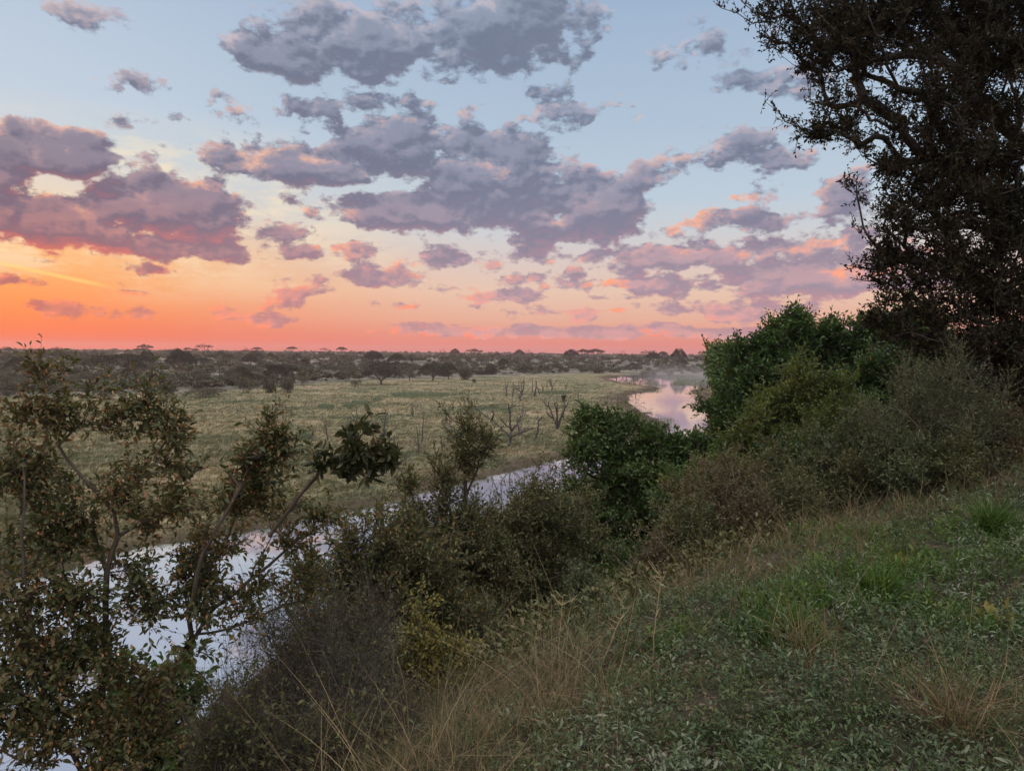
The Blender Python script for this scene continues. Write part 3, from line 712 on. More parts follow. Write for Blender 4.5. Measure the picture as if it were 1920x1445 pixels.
DT = [
 (c2([(515, 835), (545, 765), (550, 700), (560, 650)]), [c2(s) for s in ([(545, 765), (530, 700), (470, 655), (400, 590), (340, 540), (260, 490), (205, 440), (175, 425)], [(200, 440), (175, 425), (180, 398)], [(350, 545), (372, 490), (360, 440)], [(555, 660), (545, 560), (540, 460), (530, 420), (515, 385)], [(540, 430), (565, 385)], [(560, 650), (630, 580), (670, 500), (686, 395)], [(545, 640), (490, 590), (430, 520)], [(550, 750), (620, 700), (720, 660), (820, 630)], [(600, 705), (660, 680), (730, 632)])], 4.6, 'widest dead tree, sprawling low branches to both sides, nearest the green riverside crown', 3),
 (c2([(640, 690), (632, 620), (622, 540), (620, 500)]), [c2([(640, 680), (665, 600), (662, 575)])], 2.6, 'slim two-pronged dead stem just behind the widest sprawling dead tree', 1),
 (c2([(820, 740), (835, 660), (841, 560), (832, 515)]), [c2([(842, 560), (870, 535), (882, 500)])], 3.6, 'upright dead trunk with a hooked fork on top, right of the sprawling dead tree', 1),
 (c2([(1055, 650), (1050, 610), (1044, 560)]), [c2(s) for s in ([(1052, 640), (1030, 590), (1000, 520), (970, 440), (950, 350)], [(1000, 530), (960, 500), (925, 470)], [(1045, 570), (1040, 480), (1010, 370)], [(1040, 480), (1047, 380)], [(1058, 620), (1085, 520), (1120, 450), (1135, 390)], [(1095, 490), (1110, 440), (1112, 350)], [(950, 400), (925, 395), (908, 350)])], 4.6, 'fan-shaped dead tree of many upright limbs carrying the dark stick nest', 2),
 (c2([(1297, 488), (1300, 430), (1286, 370)]), [c2([(1300, 430), (1308, 378)])], 2.2, 'small forked dead stem left of its twin, right of the nest tree', 1),
 (c2([(1345, 530), (1350, 470), (1333, 410)]), [c2([(1352, 480), (1370, 405)])], 2.4, 'small V-forked dead stem nearest above the green crown', 1),
 (c2([(1575, 445), (1572, 395), (1550, 350), (1530, 310)]), [c2([(1573, 400), (1575, 262)]), c2([(1577, 410), (1608, 370), (1620, 310)])], 1.9, 'trident-shaped dead tree closest to the brown shore of the bend', 1),
 (c2([(1270, 345), (1266, 290), (1265, 232)]), [c2([(1268, 295), (1243, 268)])], 1.4, 'thin faint dead sapling between nest and river bend', 0),
 (c2([(648, 350), (655, 290), (668, 262)]), [c2([(666, 262), (640, 235), (600, 205), (585, 170)]), c2([(668, 262), (664, 180), (655, 110)]), c2([(670, 258), (690, 200), (692, 125)])], 3.0, 'tall dead tree with candelabra limbs, left of the far dead group', 2),
 (c2([(570, 303), (578, 230), (580, 140)]), [], 2.0, 'bare pole-like dead trunk touching the candelabra dead tree on its left', 1),
 (c2([(502, 295), (505, 220), (490, 130)]), [c2([(507, 225), (521, 125)])], 2.0, 'narrow V-shaped dead tree, leftmost of the far dead group', 0),
 (c2([(802, 300), (815, 240), (825, 180), (815, 130)]), [c2([(815, 240), (822, 290), (838, 338)]), c2([(825, 200), (850, 250), (855, 300)])], 2.8, 'crooked dead tree with two drooping limbs in the middle of the far dead group', 1),
 (c2([(780, 255), (781, 190), (780, 115)]), [], 1.8, 'straight dead pole beside the crooked drooping dead tree', 1),
 (c2([(892, 255), (890, 212), (874, 168)]), [c2([(893, 218), (911, 172)])], 1.7, 'small dead fork right of the crooked drooping dead tree', 0),
 (c2([(985, 230), (990, 192), (965, 160), (950, 118)]), [c2([(990, 195), (1022, 150), (1040, 140)]), c2([(988, 198), (978, 150), (972, 108)])], 2.0, 'bushy fan of bare limbs, dead tree at the back of the far group', 3),
 (c2([(1135, 220), (1135, 192), (1114, 150)]), [c2([(1137, 194), (1165, 125)])], 1.7, 'Y-shaped dead tree, rightmost of the far dead group', 0),
 (c2([(935, 210), (935, 170), (936, 130)]), [], 1.3, 'thin dead stick left of the bushy fan of bare limbs', 0),
 (c2([(370, 350), (365, 310), (360, 278)]), [c2([(367, 325), (350, 300)])], 1.3, 'tiny pale dead sapling alone in the middle of the plain', 0),
 (c2([(1098, 775), (1106, 755), (1115, 733)]), [], 2.2, 'short leaning dead stump left of the green crown', 0),
 (c1([(315, 590), (300, 520), (290, 420), (275, 350)]), [c1([(295, 470), (262, 400), (254, 362)])], 2.4, 'slender dead tree with one side limb, left of the dark leafy sprig', 1),
 (c1([(105, 640), (110, 570), (150, 520), (188, 462)]), [c1([(150, 520), (185, 490)])], 2.2, 'crooked leaning dead sapling, far left by the grey-green tuft', 1),
 (c1([(640, 490), (618, 440), (602, 400)]), [c1([(602, 400), (540, 355), (475, 335)]), c1([(606, 405), (622, 330), (600, 240)]), c1([(600, 395), (575, 330), (530, 285)])], 2.6, 'spreading dead tree half hidden behind the dark leafy sprig', 2),
 (c1([(518, 570), (516, 470), (505, 395)]), [c1([(516, 450), (546, 415)])], 2.4, 'upright dead stem directly above the left side of the dark leafy sprig', 0),
 (c1([(942, 558), (905, 480), (914, 400), (925, 335), (915, 270)]), [c1([(912, 400), (882, 395), (862, 350)]), c1([(935, 556), (880, 530), (840, 460)]), c1([(925, 340), (945, 290)])], 3.0, 'twisted dead tree with a fallen limb at its foot, right of the dark leafy sprig', 1),
 (c1([(1213, 350), (1210, 280), (1185, 208)]), [c1([(1212, 290), (1210, 198)]), c1([(1204, 320), (1180, 250)])], 2.2, 'small three-stemmed dead tree standing farther back mid plain', 0),
 (c1([(1312, 615), (1316, 500), (1320, 328)]), [], 2.6, 'lone straight dead pole without any branch', 0),
 (c1([(1555, 412), (1558, 300), (1510, 178)]), [c1([(1562, 335), (1580, 290), (1597, 228)])], 2.3, 'tall V-shaped dead tree behind the grey multi-limbed one', 1),
 (c1([(1278, 740), (1268, 600), (1250, 458)]), [c1([(1270, 650), (1228, 590), (1220, 550)]), c1([(1272, 655), (1335, 692)]), c1([(1268, 655), (1210, 632)])], 2.6, 'dead tree with short side limbs right beside the lone dead pole', 1),
 (c1([(1575, 622), (1580, 520), (1545, 440)]), [c1([(1580, 525), (1622, 478)]), c1([(1580, 520), (1582, 450)])], 3.0, 'dark thin Y-shaped dead tree touching the grey multi-limbed one', 1),
 (c1([(1687, 768), (1685, 700), (1683, 630)]), [c1([(1684, 640), (1650, 540), (1590, 400)]), c1([(1686, 640), (1688, 480)]), c1([(1684, 640), (1672, 560), (1665, 490)]), c1([(1688, 640), (1730, 520), (1762, 440), (1805, 362)]), c1([(1668, 590), (1605, 480)])], 4.4, 'grey multi-limbed dead tree behind the tall leafy spire of the middle shrub', 2),
 (c1([(1022, 830), (1018, 700), (1012, 538)]), [c1([(1022, 720), (1045, 660), (1060, 588)]), c1([(1020, 740), (1002, 640)])], 4.0, 'thick short dead tree of two prongs at the right edge of the dark sprig', 0),
 (c1([(1524, 720), (1518, 630), (1500, 558)]), [], 2.4, 'small dead snag left of the grey multi-limbed tree', 0),
 (c3([(1245, 1085), (1236, 1040), (1232, 1000)]), [c3([(1238, 1050), (1190, 1000), (1180, 958)]), c3([(1236, 1030), (1280, 940), (1318, 880)]), c3([(1232, 1000), (1216, 920)])], 3.2, 'pale dead tree glimpsed behind the left fruiting shrub', 1),
 (c1([(982, 352), (981, 322)]), [], 2.4, 'tiny dark dead stump beside the twisted dead tree', 0),
]
for i_, (tr_, br_, wpx, lab, tw) in enumerate(DT):
    dead_tree([tr_] + br_, wpx, lab, M_deadpale if 'pale dead tree' in lab else M_dead, seed=i_, twigs=tw)
c4 = lambda pts: [(1140 + x / 6.4, 640 + y / 6.4) for x, y in pts]
for i_, (st, lab) in enumerate([
  ([c4([(310, 502), (308, 460), (309, 410)]), c4([(308, 465), (296, 448)])], 'dark drowned snag standing alone in the misty far bend'),
  ([c4([(100, 482), (104, 440), (118, 408)]), c4([(103, 450), (90, 430)])], 'thin drowned snag at the left end of the far bend'),
  ([c4([(380, 506), (388, 480), (396, 466)])], 'short drowned snag leaning right beside the dark one'),
  ([c4([(410, 442), (416, 420), (420, 402)])], 'farthest faint drowned snag in the misty bend'),
  ([c4([(222, 455), (220, 438), (214, 425)])], 'small drowned snag between the thin and the dark one'),
  ([c4([(332, 660), (334, 640), (332, 622)])], 'stub of drowned wood by the mud bar tip')]):
    dead_tree(st, 1.5, lab, seed=60 + i_, zg=.0, twigs=0, group='drowned snags in the far bend', name='dead_snag')

# stick nest in the fan-shaped dead tree
nb_ = P(860 + 1112 / K, 690 + 350 / K, float((G(860 + 1055 / K, 690 + 650 / K) - EYE) @ fw))
g = np.random.default_rng(5)
parts = []
Dn = float((nb_ - EYE) @ fw); hN = 68 / K * Dn / F_PX; wN = 48 / K * Dn / F_PX
for k_ in range(420):
    t = g.random() ** .7; a = g.uniform(0, 6.28); rad_ = wN * .5 * (.30 + .75 * t) * g.uniform(.6, 1.05)
    c0 = nb_ + np.array([math.cos(a) * rad_, math.sin(a) * rad_, t * hN - .05])
    dv = unit(np.array([-math.sin(a), math.cos(a), g.normal() * .5]) + g.normal(size=3) * .4)
    (Vw, Fw), _, _ = path_tube([c0 - dv * .16, c0 + g.normal(size=3) * .02, c0 + dv * .16], [.016, .010], 4, 2, g=g); parts.append((Vw, Fw))
Vj, Fj = join_parts(parts)
nest = thing('stick_nest', nb_, 'dark cup-shaped nest of sticks perched in the fan-shaped dead tree', 'bird nest')
mesh('nest_sticks', Vj, Fj, M_bark, nest)

# ------------------------------------------------------------------ fence across the plain
FN = [(300, 790), (425, 779), (500, 771), (560, 764), (620, 757), (680, 750), (740, 743), (800, 737), (850, 731), (905, 725), (960, 719)]
fp = np.array([G(x, y) for x, y in FN]); seg = np.linalg.norm(np.diff(fp, axis=0), axis=1); cum = np.concatenate([[0], np.cumsum(seg)])
fence = thing('wire_fence', (fp[0][0], fp[0][1], tz(fp[0][0], fp[0][1])), 'old wire fence on thin posts crossing the plain toward the distant acacias', 'fence')
tops = []
for s_ in np.arange(0, cum[-1], 4.2):
    x_ = np.interp(s_, cum, fp[:, 0]) + rng.normal() * .15; y_ = np.interp(s_, cum, fp[:, 1]) + rng.normal() * .15; z_ = tz(x_, y_)
    h_ = rng.uniform(.95, 1.35); lx, ly = rng.normal(size=2) * .05
    (Vw, Fw), _, _ = path_tube([(x_, y_, z_ - .2), (x_ + lx, y_ + ly, z_ + h_)], [.065, .045], 5, 3, jit=.006)
    if len(tops) < 98: mesh('post', Vw, Fw, M_dead, fence, smooth=True)
    tops.append((x_ + lx * .8, y_ + ly * .8, z_))
for hh in (.45, .85):
    (Vw, Fw), _, _ = path_tube([(a, b_, c_ + hh) for a, b_, c_ in tops], [.009, .009], 3, 1); mesh('wire', Vw, Fw, M_dead, fence)
a = G(511, 770); b_ = G(536, 767.5)
gate = thing('rail_gate', (a[0], a[1], tz(a[0], a[1])), 'low dark timber rail gate standing in the wire fence', 'gate')
for t in (0, .5, 1):
    p0 = a * (1 - t) + b_ * t; z_ = tz(p0[0], p0[1])
    (Vw, Fw), _, _ = path_tube([(p0[0], p0[1], z_ - .2), (p0[0], p0[1], z_ + 1.15)], [.10, .09], 6, 3, jit=.01); mesh('post', Vw, Fw, M_bark, gate, smooth=True)
for hh in (.6, 1.0):
    za, zb = tz(a[0], a[1]), tz(b_[0], b_[1])
    (Vw, Fw), _, _ = path_tube([(a[0] - .1, a[1], za + hh), ((a[0] + b_[0]) / 2, (a[1] + b_[1]) / 2, (za + zb) / 2 + hh + .03), (b_[0] + .1, b_[1], zb + hh)], [.06, .055], 6, 3, jit=.01); mesh('rail', Vw, Fw, M_bark, gate, smooth=True)

# ------------------------------------------------------------------ green sedge patches on the plain
for (x0, x1, yy, hh, lab) in [(735, 842, 741, 2.2, 'long grey-green sedge strip on the plain below the acacia row'),
     (662, 692, 756, 1.4, 'round sedge patch above the spreading dead tree'), (645, 664, 762, 1.0, 'small sedge patch touching the dead tree half hidden by the sprig'),
     (598, 624, 763, 1.2, 'sedge patch right of the rail gate'), (698, 714, 750, 1.0, 'small sedge patch left of the long strip'),
     (945, 958, 773, 1.0, 'dark little sedge patch beside the widest dead tree'), (1010, 1070, 737, 1.0, 'thin sedge strip below the far dead group'), (880, 905, 768, .8, 'faint sedge patch at the tip of the sprawling branch'),
     (565, 580, 820, .9, 'grey-green tuft by the crooked leaning sapling')]:
    n_ = int((x1 - x0) * 7)
    px = rng.uniform(x0, x1, n_); c_ = (x0 + x1) / 2
    py = yy + rng.normal(size=n_) * hh * 1.5 * np.sqrt(np.maximum(1 - ((px - c_) / (x1 - x0) * 2) ** 2, .05))
    q = np.array([G(a, b_) for a, b_ in zip(px, py)]); q[:, 2] = terrain(q[:, 0], q[:, 1])
    base = q.mean(0); q = np.repeat(q, 7, 0); q[:, :2] += rng.normal(size=(len(q), 2)) * .25
    V_, F_ = blades(q, np.array([[0, 0, 1.0]]) + rng.normal(size=(len(q), 3)) * .45, rng.uniform(.4, 1.0, len(q)) * .9, .07, rng.uniform(.2, .8, len(q)), seg=2)
    o = mesh('sedge_patch', V_ - base, F_, M_tuft); o.location = base
    tag(o, lab, 'sedge patch', 'sedge patches on the floodplain')

# ------------------------------------------------------------------ savanna bushes
def bush_geo(seed, n_leaf=1500, leaf=.17, flat=.75, lobes=9):
    g = np.random.default_rng(seed)
    ang = g.uniform(0, 6.28, lobes); rr_ = g.uniform(0, .62, lobes)
    cen = np.stack([np.cos(ang) * rr_, np.sin(ang) * rr_, g.uniform(.25, .75, lobes) * flat], 1); rad = g.uniform(.22, .48, lobes)
    w_ = rad ** 2 / (rad ** 2).sum(); k_ = g.choice(lobes, n_leaf, p=w_)
    v = rand_dir(n_leaf, g); v[:, 2] = np.where(g.random(n_leaf) < .7, np.abs(v[:, 2]), v[:, 2])
    p_ = cen[k_] + v * rad[k_][:, None] * (g.random((n_leaf, 1)) ** .35); p_[:, 2] = np.maximum(p_[:, 2], g.uniform(0, .12, n_leaf))
    Vl, Fl = leaf_simple(p_, v + g.normal(size=(n_leaf, 3)) * .7, g.uniform(.6, 1.4, n_leaf) * leaf * .62, g.uniform(.6, 1.4, n_leaf) * leaf * .42, nrm=v)
    tg = cen + np.array([0, 0, .05]); pos_, par_, rad_, _ = grow([[(0, 0, -.08), (0, 0, .06)]], tg, .12, .006, g=g)
    Vt, Ft = tubes(pos_, par_, rad_, 4)
    return (Vl, Fl), (Vt, Ft)
bush_protos = []
for s_ in range(8):
    (Vl, Fl), (Vt, Ft) = bush_geo(200 + s_, 1700 if s_ < 5 else 1100, .17 if s_ < 5 else .13, .8 if s_ % 2 else .6, 7 + s_)
    V_ = np.concatenate([Vl, Vt]); fq = Ft[0] + len(Vl)
    me_o = mesh('savanna_bush', V_, [Fl[0], fq], [M_bush, M_dead], matidx=[np.zeros(len(Fl[0])), np.ones(len(fq))])
    bush_protos.append(me_o.data); bpy.data.objects.remove(me_o)
def far_ground(px, py):
    """the terrain point seen at a pixel, by marching"""
    d = ray(px, py); t = 60.0
    ts = 60 * 1.012 ** np.arange(0, 330); pts = EYE[None] + d[None] * ts[:, None]
    zz = terrain(pts[:, 0], pts[:, 1]); hit = np.nonzero(pts[:, 2] < zz)[0]
    if not len(hit): return None
    i_ = hit[0]; p_ = pts[i_]; return np.array([p_[0], p_[1], zz[i_]])
def put_bush(q, size, label, group, k_=None, hz=None):
    o = bpy.data.objects.new('savanna_bush', bush_protos[int(rng.integers(0, 8)) if k_ is None else k_]); C.link(o)
    o.location = (q[0], q[1], q[2] - .05); o.rotation_euler = (0, 0, rng.uniform(0, 6.28))
    o.scale = (size * rng.uniform(.85, 1.2), size * rng.uniform(.85, 1.2), size * (hz or rng.uniform(.75, 1.1)))
    return tag(o, label, 'bush', group)
# bushes one can point at
for (px, py, wpx, hpx, lab) in [
   (505, 737, 34, 30, 'rounded dark bush nearest the plain, left end of the front bush row'), (540, 737, 34, 26, 'grey-green bush touching the rounded dark bush at the edge of the plain'),
   (567, 722, 28, 18, 'low round bush standing free behind the front bush row'), (665, 724, 26, 12, 'flat dark bush left of the wide acacia trunk'),
   (385, 745, 90, 18, 'long low pale-green bush mat at the edge of the plain'), (312, 742, 36, 22, 'dark bush at the left end of the pale-green mat'),
   (205, 752, 46, 34, 'dark haze-dimmed bush right behind the leafy spire of the left shrub'), (455, 738, 46, 34, 'large dark bush behind the middle of the front edge of the plain'),
   (872, 712, 30, 26, 'dense dark bush ending the acacia row at its right'), (922, 702, 38, 24, 'broad bush beyond the end of the acacia row'), (985, 698, 46, 22, 'wide dark bush mound between acacia row and far meadow'),
   (1046, 694, 34, 14, 'low bush mound at the top of the far meadow'), (1122, 700, 40, 14, 'dark bush mound at the left end of the misty water'), (888, 718, 14, 8, 'small bush stepping out on the plain below the acacia row'),
   (1345, 722, 40, 50, 'dark bank bush at the water edge where the right bank begins')]:
    q = far_ground(px, py)
    D_ = (q - EYE) @ fw; w_ = wpx * D_ / F_PX / 1.7; put_bush(q, w_, lab, None, hz=hpx / wpx * 1.7 / .95)
n_b = 0
while n_b < 262:
    px = rng.uniform(-40, 1400); py = 668 + 90 * rng.random() ** 1.0
    q = far_ground(px, py)
    if q is None or q[1] < bush_edge(q[0], q[1]) + 3 or q[1] > 720: continue
    if edge_sd(np.array([q[0]]), np.array([q[1]]))[0] < 25: continue
    if wob(q[0], q[1], 60, 33) < -.35: continue
    put_bush(q, rng.uniform(1.2, 3.6) * (1 + q[1] / 1200), 'grey-green bush among the many scattered over the far savanna', 'bushes scattered over the far savanna')
    n_b += 1
# the distant bush belt that reads as one mass
base_geo = [bush_geo(300 + s_, 90, .62, .8, 5)[0] for s_ in range(6)]
parts = []; k_ = 0
while k_ < 7600:
    a_ = rng.uniform(-.80, .52) if rng.random() < .93 else rng.uniform(-.9, 1.0); d_ = 200 + 3000 * rng.random() ** 2.0
    x_, y_ = d_ * math.tan(a_), d_
    if y_ < bush_edge(np.array(x_), np.array(y_)) + 25: continue
    Vl, Fl = base_geo[rng.integers(0, 6)]; an = rng.uniform(0, 6.28); s_ = rng.uniform(1.2, 3.6) * (1 + d_ / 5000)
    R_ = np.array([[math.cos(an), -math.sin(an), 0], [math.sin(an), math.cos(an), 0], [0, 0, 1]])
    parts.append(((Vl @ R_.T) * s_ * np.array([1.25, 1.25, .72]) + np.array([x_, y_, 0]), Fl)); k_ += 1
xyb = np.array([p_[0].mean(0)[:2] for p_ in parts]); zb = terrain(xyb[:, 0], xyb[:, 1])
parts = [(p_[0] * ([1, 1, 1] if rng.random() > .07 else [1, 1, 2.0]) + np.array([0, 0, z_]), p_[1]) for p_, z_ in zip(parts, zb)]
Vj, Fj = join_parts(parts)
tag(mesh('distant_bushland', Vj, Fj, M_bush), 'dark far-off belt of bush reaching the horizon', 'bushland', kind='stuff')

# ------------------------------------------------------------------ savanna trees
def acacia_geo(seed, style):
    """unit tree: 1 high. style flat / dome / lacy / bare"""
    g = np.random.default_rng(seed)
    wid_, z0, th_, nt, nl, lf = {'flat': (.62, .74, .16, 150, 16, .045), 'dome': (.66, .52, .44, 230, 18, .05), 'lacy': (.60, .70, .22, 80, 8, .045), 'wide': (.92, .42, .54, 330, 18, .045), 'bare': (.45, .55, .4, 90, 0, .03), 'twin': (.60, .72, .18, 110, 14, .05)}[style]
    t_ = []
    lob = g.uniform(0, 6.28, 6); lr_ = g.uniform(.25, .7, 6)
    while len(t_) < nt:
        a = g.uniform(0, 6.28); r_ = math.sqrt(g.random()); h = (1 - r_ ** 2.2)
        x_, y_ = math.cos(a) * r_ * wid_, math.sin(a) * r_ * wid_
        z_ = z0 + th_ * h * g.uniform(.55, 1.0) - .05 * r_
        if style == 'wide': z_ = z0 * (.62 + .38 * (1 - r_)) + th_ * h * g.uniform(.35, 1)
        if style in ('lacy', 'twin') and math.sin(a * 3 + lob[0]) + math.sin(r_ * 9 + lob[1]) < -.3: continue
        t_.append((x_, y_, z_ + .03 * math.sin(a * 4 + lob[2])))
    t_ = np.array(t_)
    fork = {'wide': .12, 'dome': .22}.get(style, .32)
    stems = [[(0, 0, -.04), (.01, 0, fork * .6), (.0, .01, fork)]]
    for a in np.arange(4) * 1.57 + g.uniform(0, 1.5):
        stems.append([(0, .01, fork), (math.cos(a) * wid_ * .22, math.sin(a) * wid_ * .22, fork + (z0 - fork) * .55), (math.cos(a) * wid_ * .42, math.sin(a) * wid_ * .42, z0 * .96)])
    pos_, par_, rad_, ends = grow(stems, t_, .07, .0032, 2.15, g=g, up_bias=.5)
    Vt, Ft = tubes(pos_, par_, rad_, 5)
    if not nl: return (Vt, Ft), None
    n_ = len(t_) * nl; c_ = np.repeat(t_, nl, 0); v = rand_dir(n_, g)
    p_ = c_ + v * np.array([[.085, .085, .038]]) * (g.random((n_, 1)) ** .5)
    Vl, Fl = leaf_simple(p_, v + np.array([0, 0, .3]), g.uniform(.6, 1.3, n_) * lf * .75, g.uniform(.6, 1.3, n_) * lf * .55, nrm=np.array([[0, 0, 1.0]]))
    return (Vt, Ft), (Vl, Fl)
aca = {}
for st, sds in (('flat', (1, 2)), ('dome', (3, 4)), ('lacy', (5, 6)), ('wide', (7, 8)), ('bare', (9,)), ('twin', (10,))):
    for k_, s_ in enumerate(sds):
        (a, b_) = acacia_geo(400 + s_, st)
        o1 = mesh('trunk', a[0], a[1], M_bark, smooth=True); me1 = o1.data; bpy.data.objects.remove(o1)
        me2 = None
        if b_: o2 = mesh('crown', b_[0], b_[1], M_acacia); me2 = o2.data; bpy.data.objects.remove(o2)
        aca.setdefault(st, []).append((me1, me2))
def savanna_tree(px, base_y, top_y, wpx, style, label, dist=None, group='acacia trees of the far savanna', k_=0, name='acacia_tree'):
    if dist is None:
        q = far_ground(px, base_y)
    else:
        d = ray(px, 664); q = EYE + d * dist; q = np.array([q[0], q[1], tz(q[0], q[1])])
    D_ = (q - EYE) @ fw
    topz = P(px, top_y, D_)[2]; h = max(topz - q[2], 2.0)
    wid_ = wpx * D_ / F_PX / 2
    nat = {'flat': .70, 'dome': .74, 'lacy': .68, 'wide': 1.0, 'bare': .5, 'twin': .7}[style]
    root = thing(name, (q[0], q[1], q[2]), label, 'tree', group)
    an = rng.uniform(0, 6.28)
    for me, nm in zip(aca[style][k_ % len(aca[style])], ('trunk', 'crown')):
        if me is None: continue
        o = bpy.data.objects.new(nm, me); C.link(o); o.parent = root
        o.scale = (wid_ / nat, wid_ / nat, h / 1.0); o.rotation_euler = (0, 0, an)
    return root
ST = [
 (715, 721, 672, 92, 'wide', 'widest umbrella acacia with a forked trunk, nearest on the edge of the plain', None, 0),
 (768, 714, 674, 52, 'lacy', 'thin grey tree with a leaning trunk between the widest acacia and the dark one', None, 0),
 (812, 714, 672, 66, 'wide', 'dense dark acacia with splayed stems in the middle of the row', None, 1),
 (841, 711, 678, 36, 'dome', 'small round dark acacia hard against the right side of the dense one', None, 0),
 (243, 717, 658, 118, 'flat', 'flat-topped acacia with a tall pale trunk at the far left', None, 0),
 (340, 702, 654, 62, 'dome', 'domed acacia with a short trunk, second from the far left', None, 1),
 (412, 704, 652, 62, 'lacy', 'open-crowned acacia with a curving trunk, left of the horizon gap', None, 1),
 (495, 694, 657, 52, 'lacy', 'loose thin-crowned acacia left of the widest acacia, farther back', None, 0),
 (170, 705, 661, 70, 'lacy', 'hazy thin acacia at the far left behind the flat-topped one', None, 1),
 (700, 690, 655, 46, 'dome', 'domed acacia directly behind the widest umbrella acacia', None, 0),
 (745, 688, 661, 40, 'dome', 'low domed acacia behind the right half of the widest acacia', None, 1),
 (272, 0, 647, 27, 'twin', 'twin-tufted umbrella tree alone on the left skyline', 620, 0),
 (383, 0, 646, 30, 'lacy', 'lacy treetop on the skyline left of the open-crowned acacia', 560, 0),
 (352, 0, 654, 14, 'flat', 'small flat treetop on the skyline behind the domed acacia', 800, 0),
 (461, 0, 652, 9, 'bare', 'tiny bare treetop on the left skyline', 800, 0),
 (482, 0, 653, 18, 'flat', 'small flat-topped tree starting the skyline group left of centre', 760, 0),
 (548, 0, 652, 19, 'flat', 'thin umbrella tree on the skyline, left of three spaced ones', 760, 1),
 (608, 0, 654, 15, 'lacy', 'lacy small umbrella tree on the skyline, middle of three spaced ones', 800, 0),
 (641, 0, 652, 18, 'flat', 'neat dark umbrella tree on the skyline left of the domed acacia', 760, 0),
 (830, 0, 656, 15, 'bare', 'faint bare treetop on the skyline above the dense acacia', 800, 0),
 (853, 0, 656, 18, 'dome', 'compact dark treetop on the skyline right of the faint bare one', 720, 0),
 (889, 0, 656, 30, 'twin', 'wide tufted tree on the skyline above the end of the acacia row', 720, 0),
 (973, 0, 658, 20, 'dome', 'low domed tree on the centre skyline', 760, 1),
 (990, 0, 657, 18, 'bare', 'leafless treetop right of the low domed tree on the centre skyline', 760, 0),
 (1071, 0, 657, 28, 'dome', 'left tree of the joined trio of umbrella trees on the skyline', 640, 0),
 (1094, 0, 656, 22, 'flat', 'middle tree of the joined trio of umbrella trees on the skyline', 660, 1),
 (1117, 0, 655, 30, 'flat', 'right tree of the joined trio of umbrella trees on the skyline', 640, 0),
 (1168, 0, 656, 14, 'bare', 'single bare tree on the skyline above the mist', 640, 0),
 (1210, 0, 658, 18, 'lacy', 'lacy tree on the skyline above the left part of the mist', 640, 1),
 (1224, 0, 660, 22, 'dome', 'low round tree beside the lacy one above the mist', 600, 1),
 (1243, 0, 660, 17, 'flat', 'little umbrella tree left of the big round crown above the mist', 600, 0),
 (1273, 0, 655, 28, 'dome', 'big round-crowned tree on the skyline above the mist', 560, 0),
 (1317, 0, 657, 16, 'lacy', 'open-crowned tree on the skyline between the two big crowns at the right', 600, 0),
 (1342, 0, 655, 34, 'dome', 'broad domed tree on the skyline at the right end above the mist', 560, 1),
 (1368, 0, 652, 30, 'dome', 'domed tree on the skyline touching the green tree at the right', 480, 0),
]
for (px, by, ty, wp, stl, lab, ds, k_) in ST:
    savanna_tree(px, by, ty - (4.0 if ds else 0), wp * (1.25 if ds else 1), stl, lab, ds, k_=k_, name='acacia_tree' if stl != 'bare' else 'bare_tree')

n_f = 0
while n_f < 70:
    px = rng.uniform(-40, 1330); D_ = 210 + 650 * rng.random() ** 1.2; x_ = (px - 960) / F_PX * D_
    if D_ < float(bush_edge(np.array(x_), np.array(D_))) + 18 or float(edge_sd(np.array([x_]), np.array([D_]))[0]) < 40: continue
    z_ = tz(x_, D_); h_ = rng.uniform(4.5, 8.5); ty = 722.5 - ((np.array([x_, D_, z_ + h_]) - EYE) @ up) / ((np.array([x_, D_, z_ + h_]) - EYE) @ fw) * F_PX
    stl = ['flat', 'dome', 'lacy', 'dome', 'wide', 'bare'][int(rng.integers(0, 6))]
    savanna_tree(px, 0, ty, rng.uniform(1.0, 1.6) * h_ / D_ * F_PX, stl, 'thorn tree among the scattered trees of the far bushland', D_, group='scattered trees of the far bushland', k_=n_f, name='thorn_tree'); n_f += 1

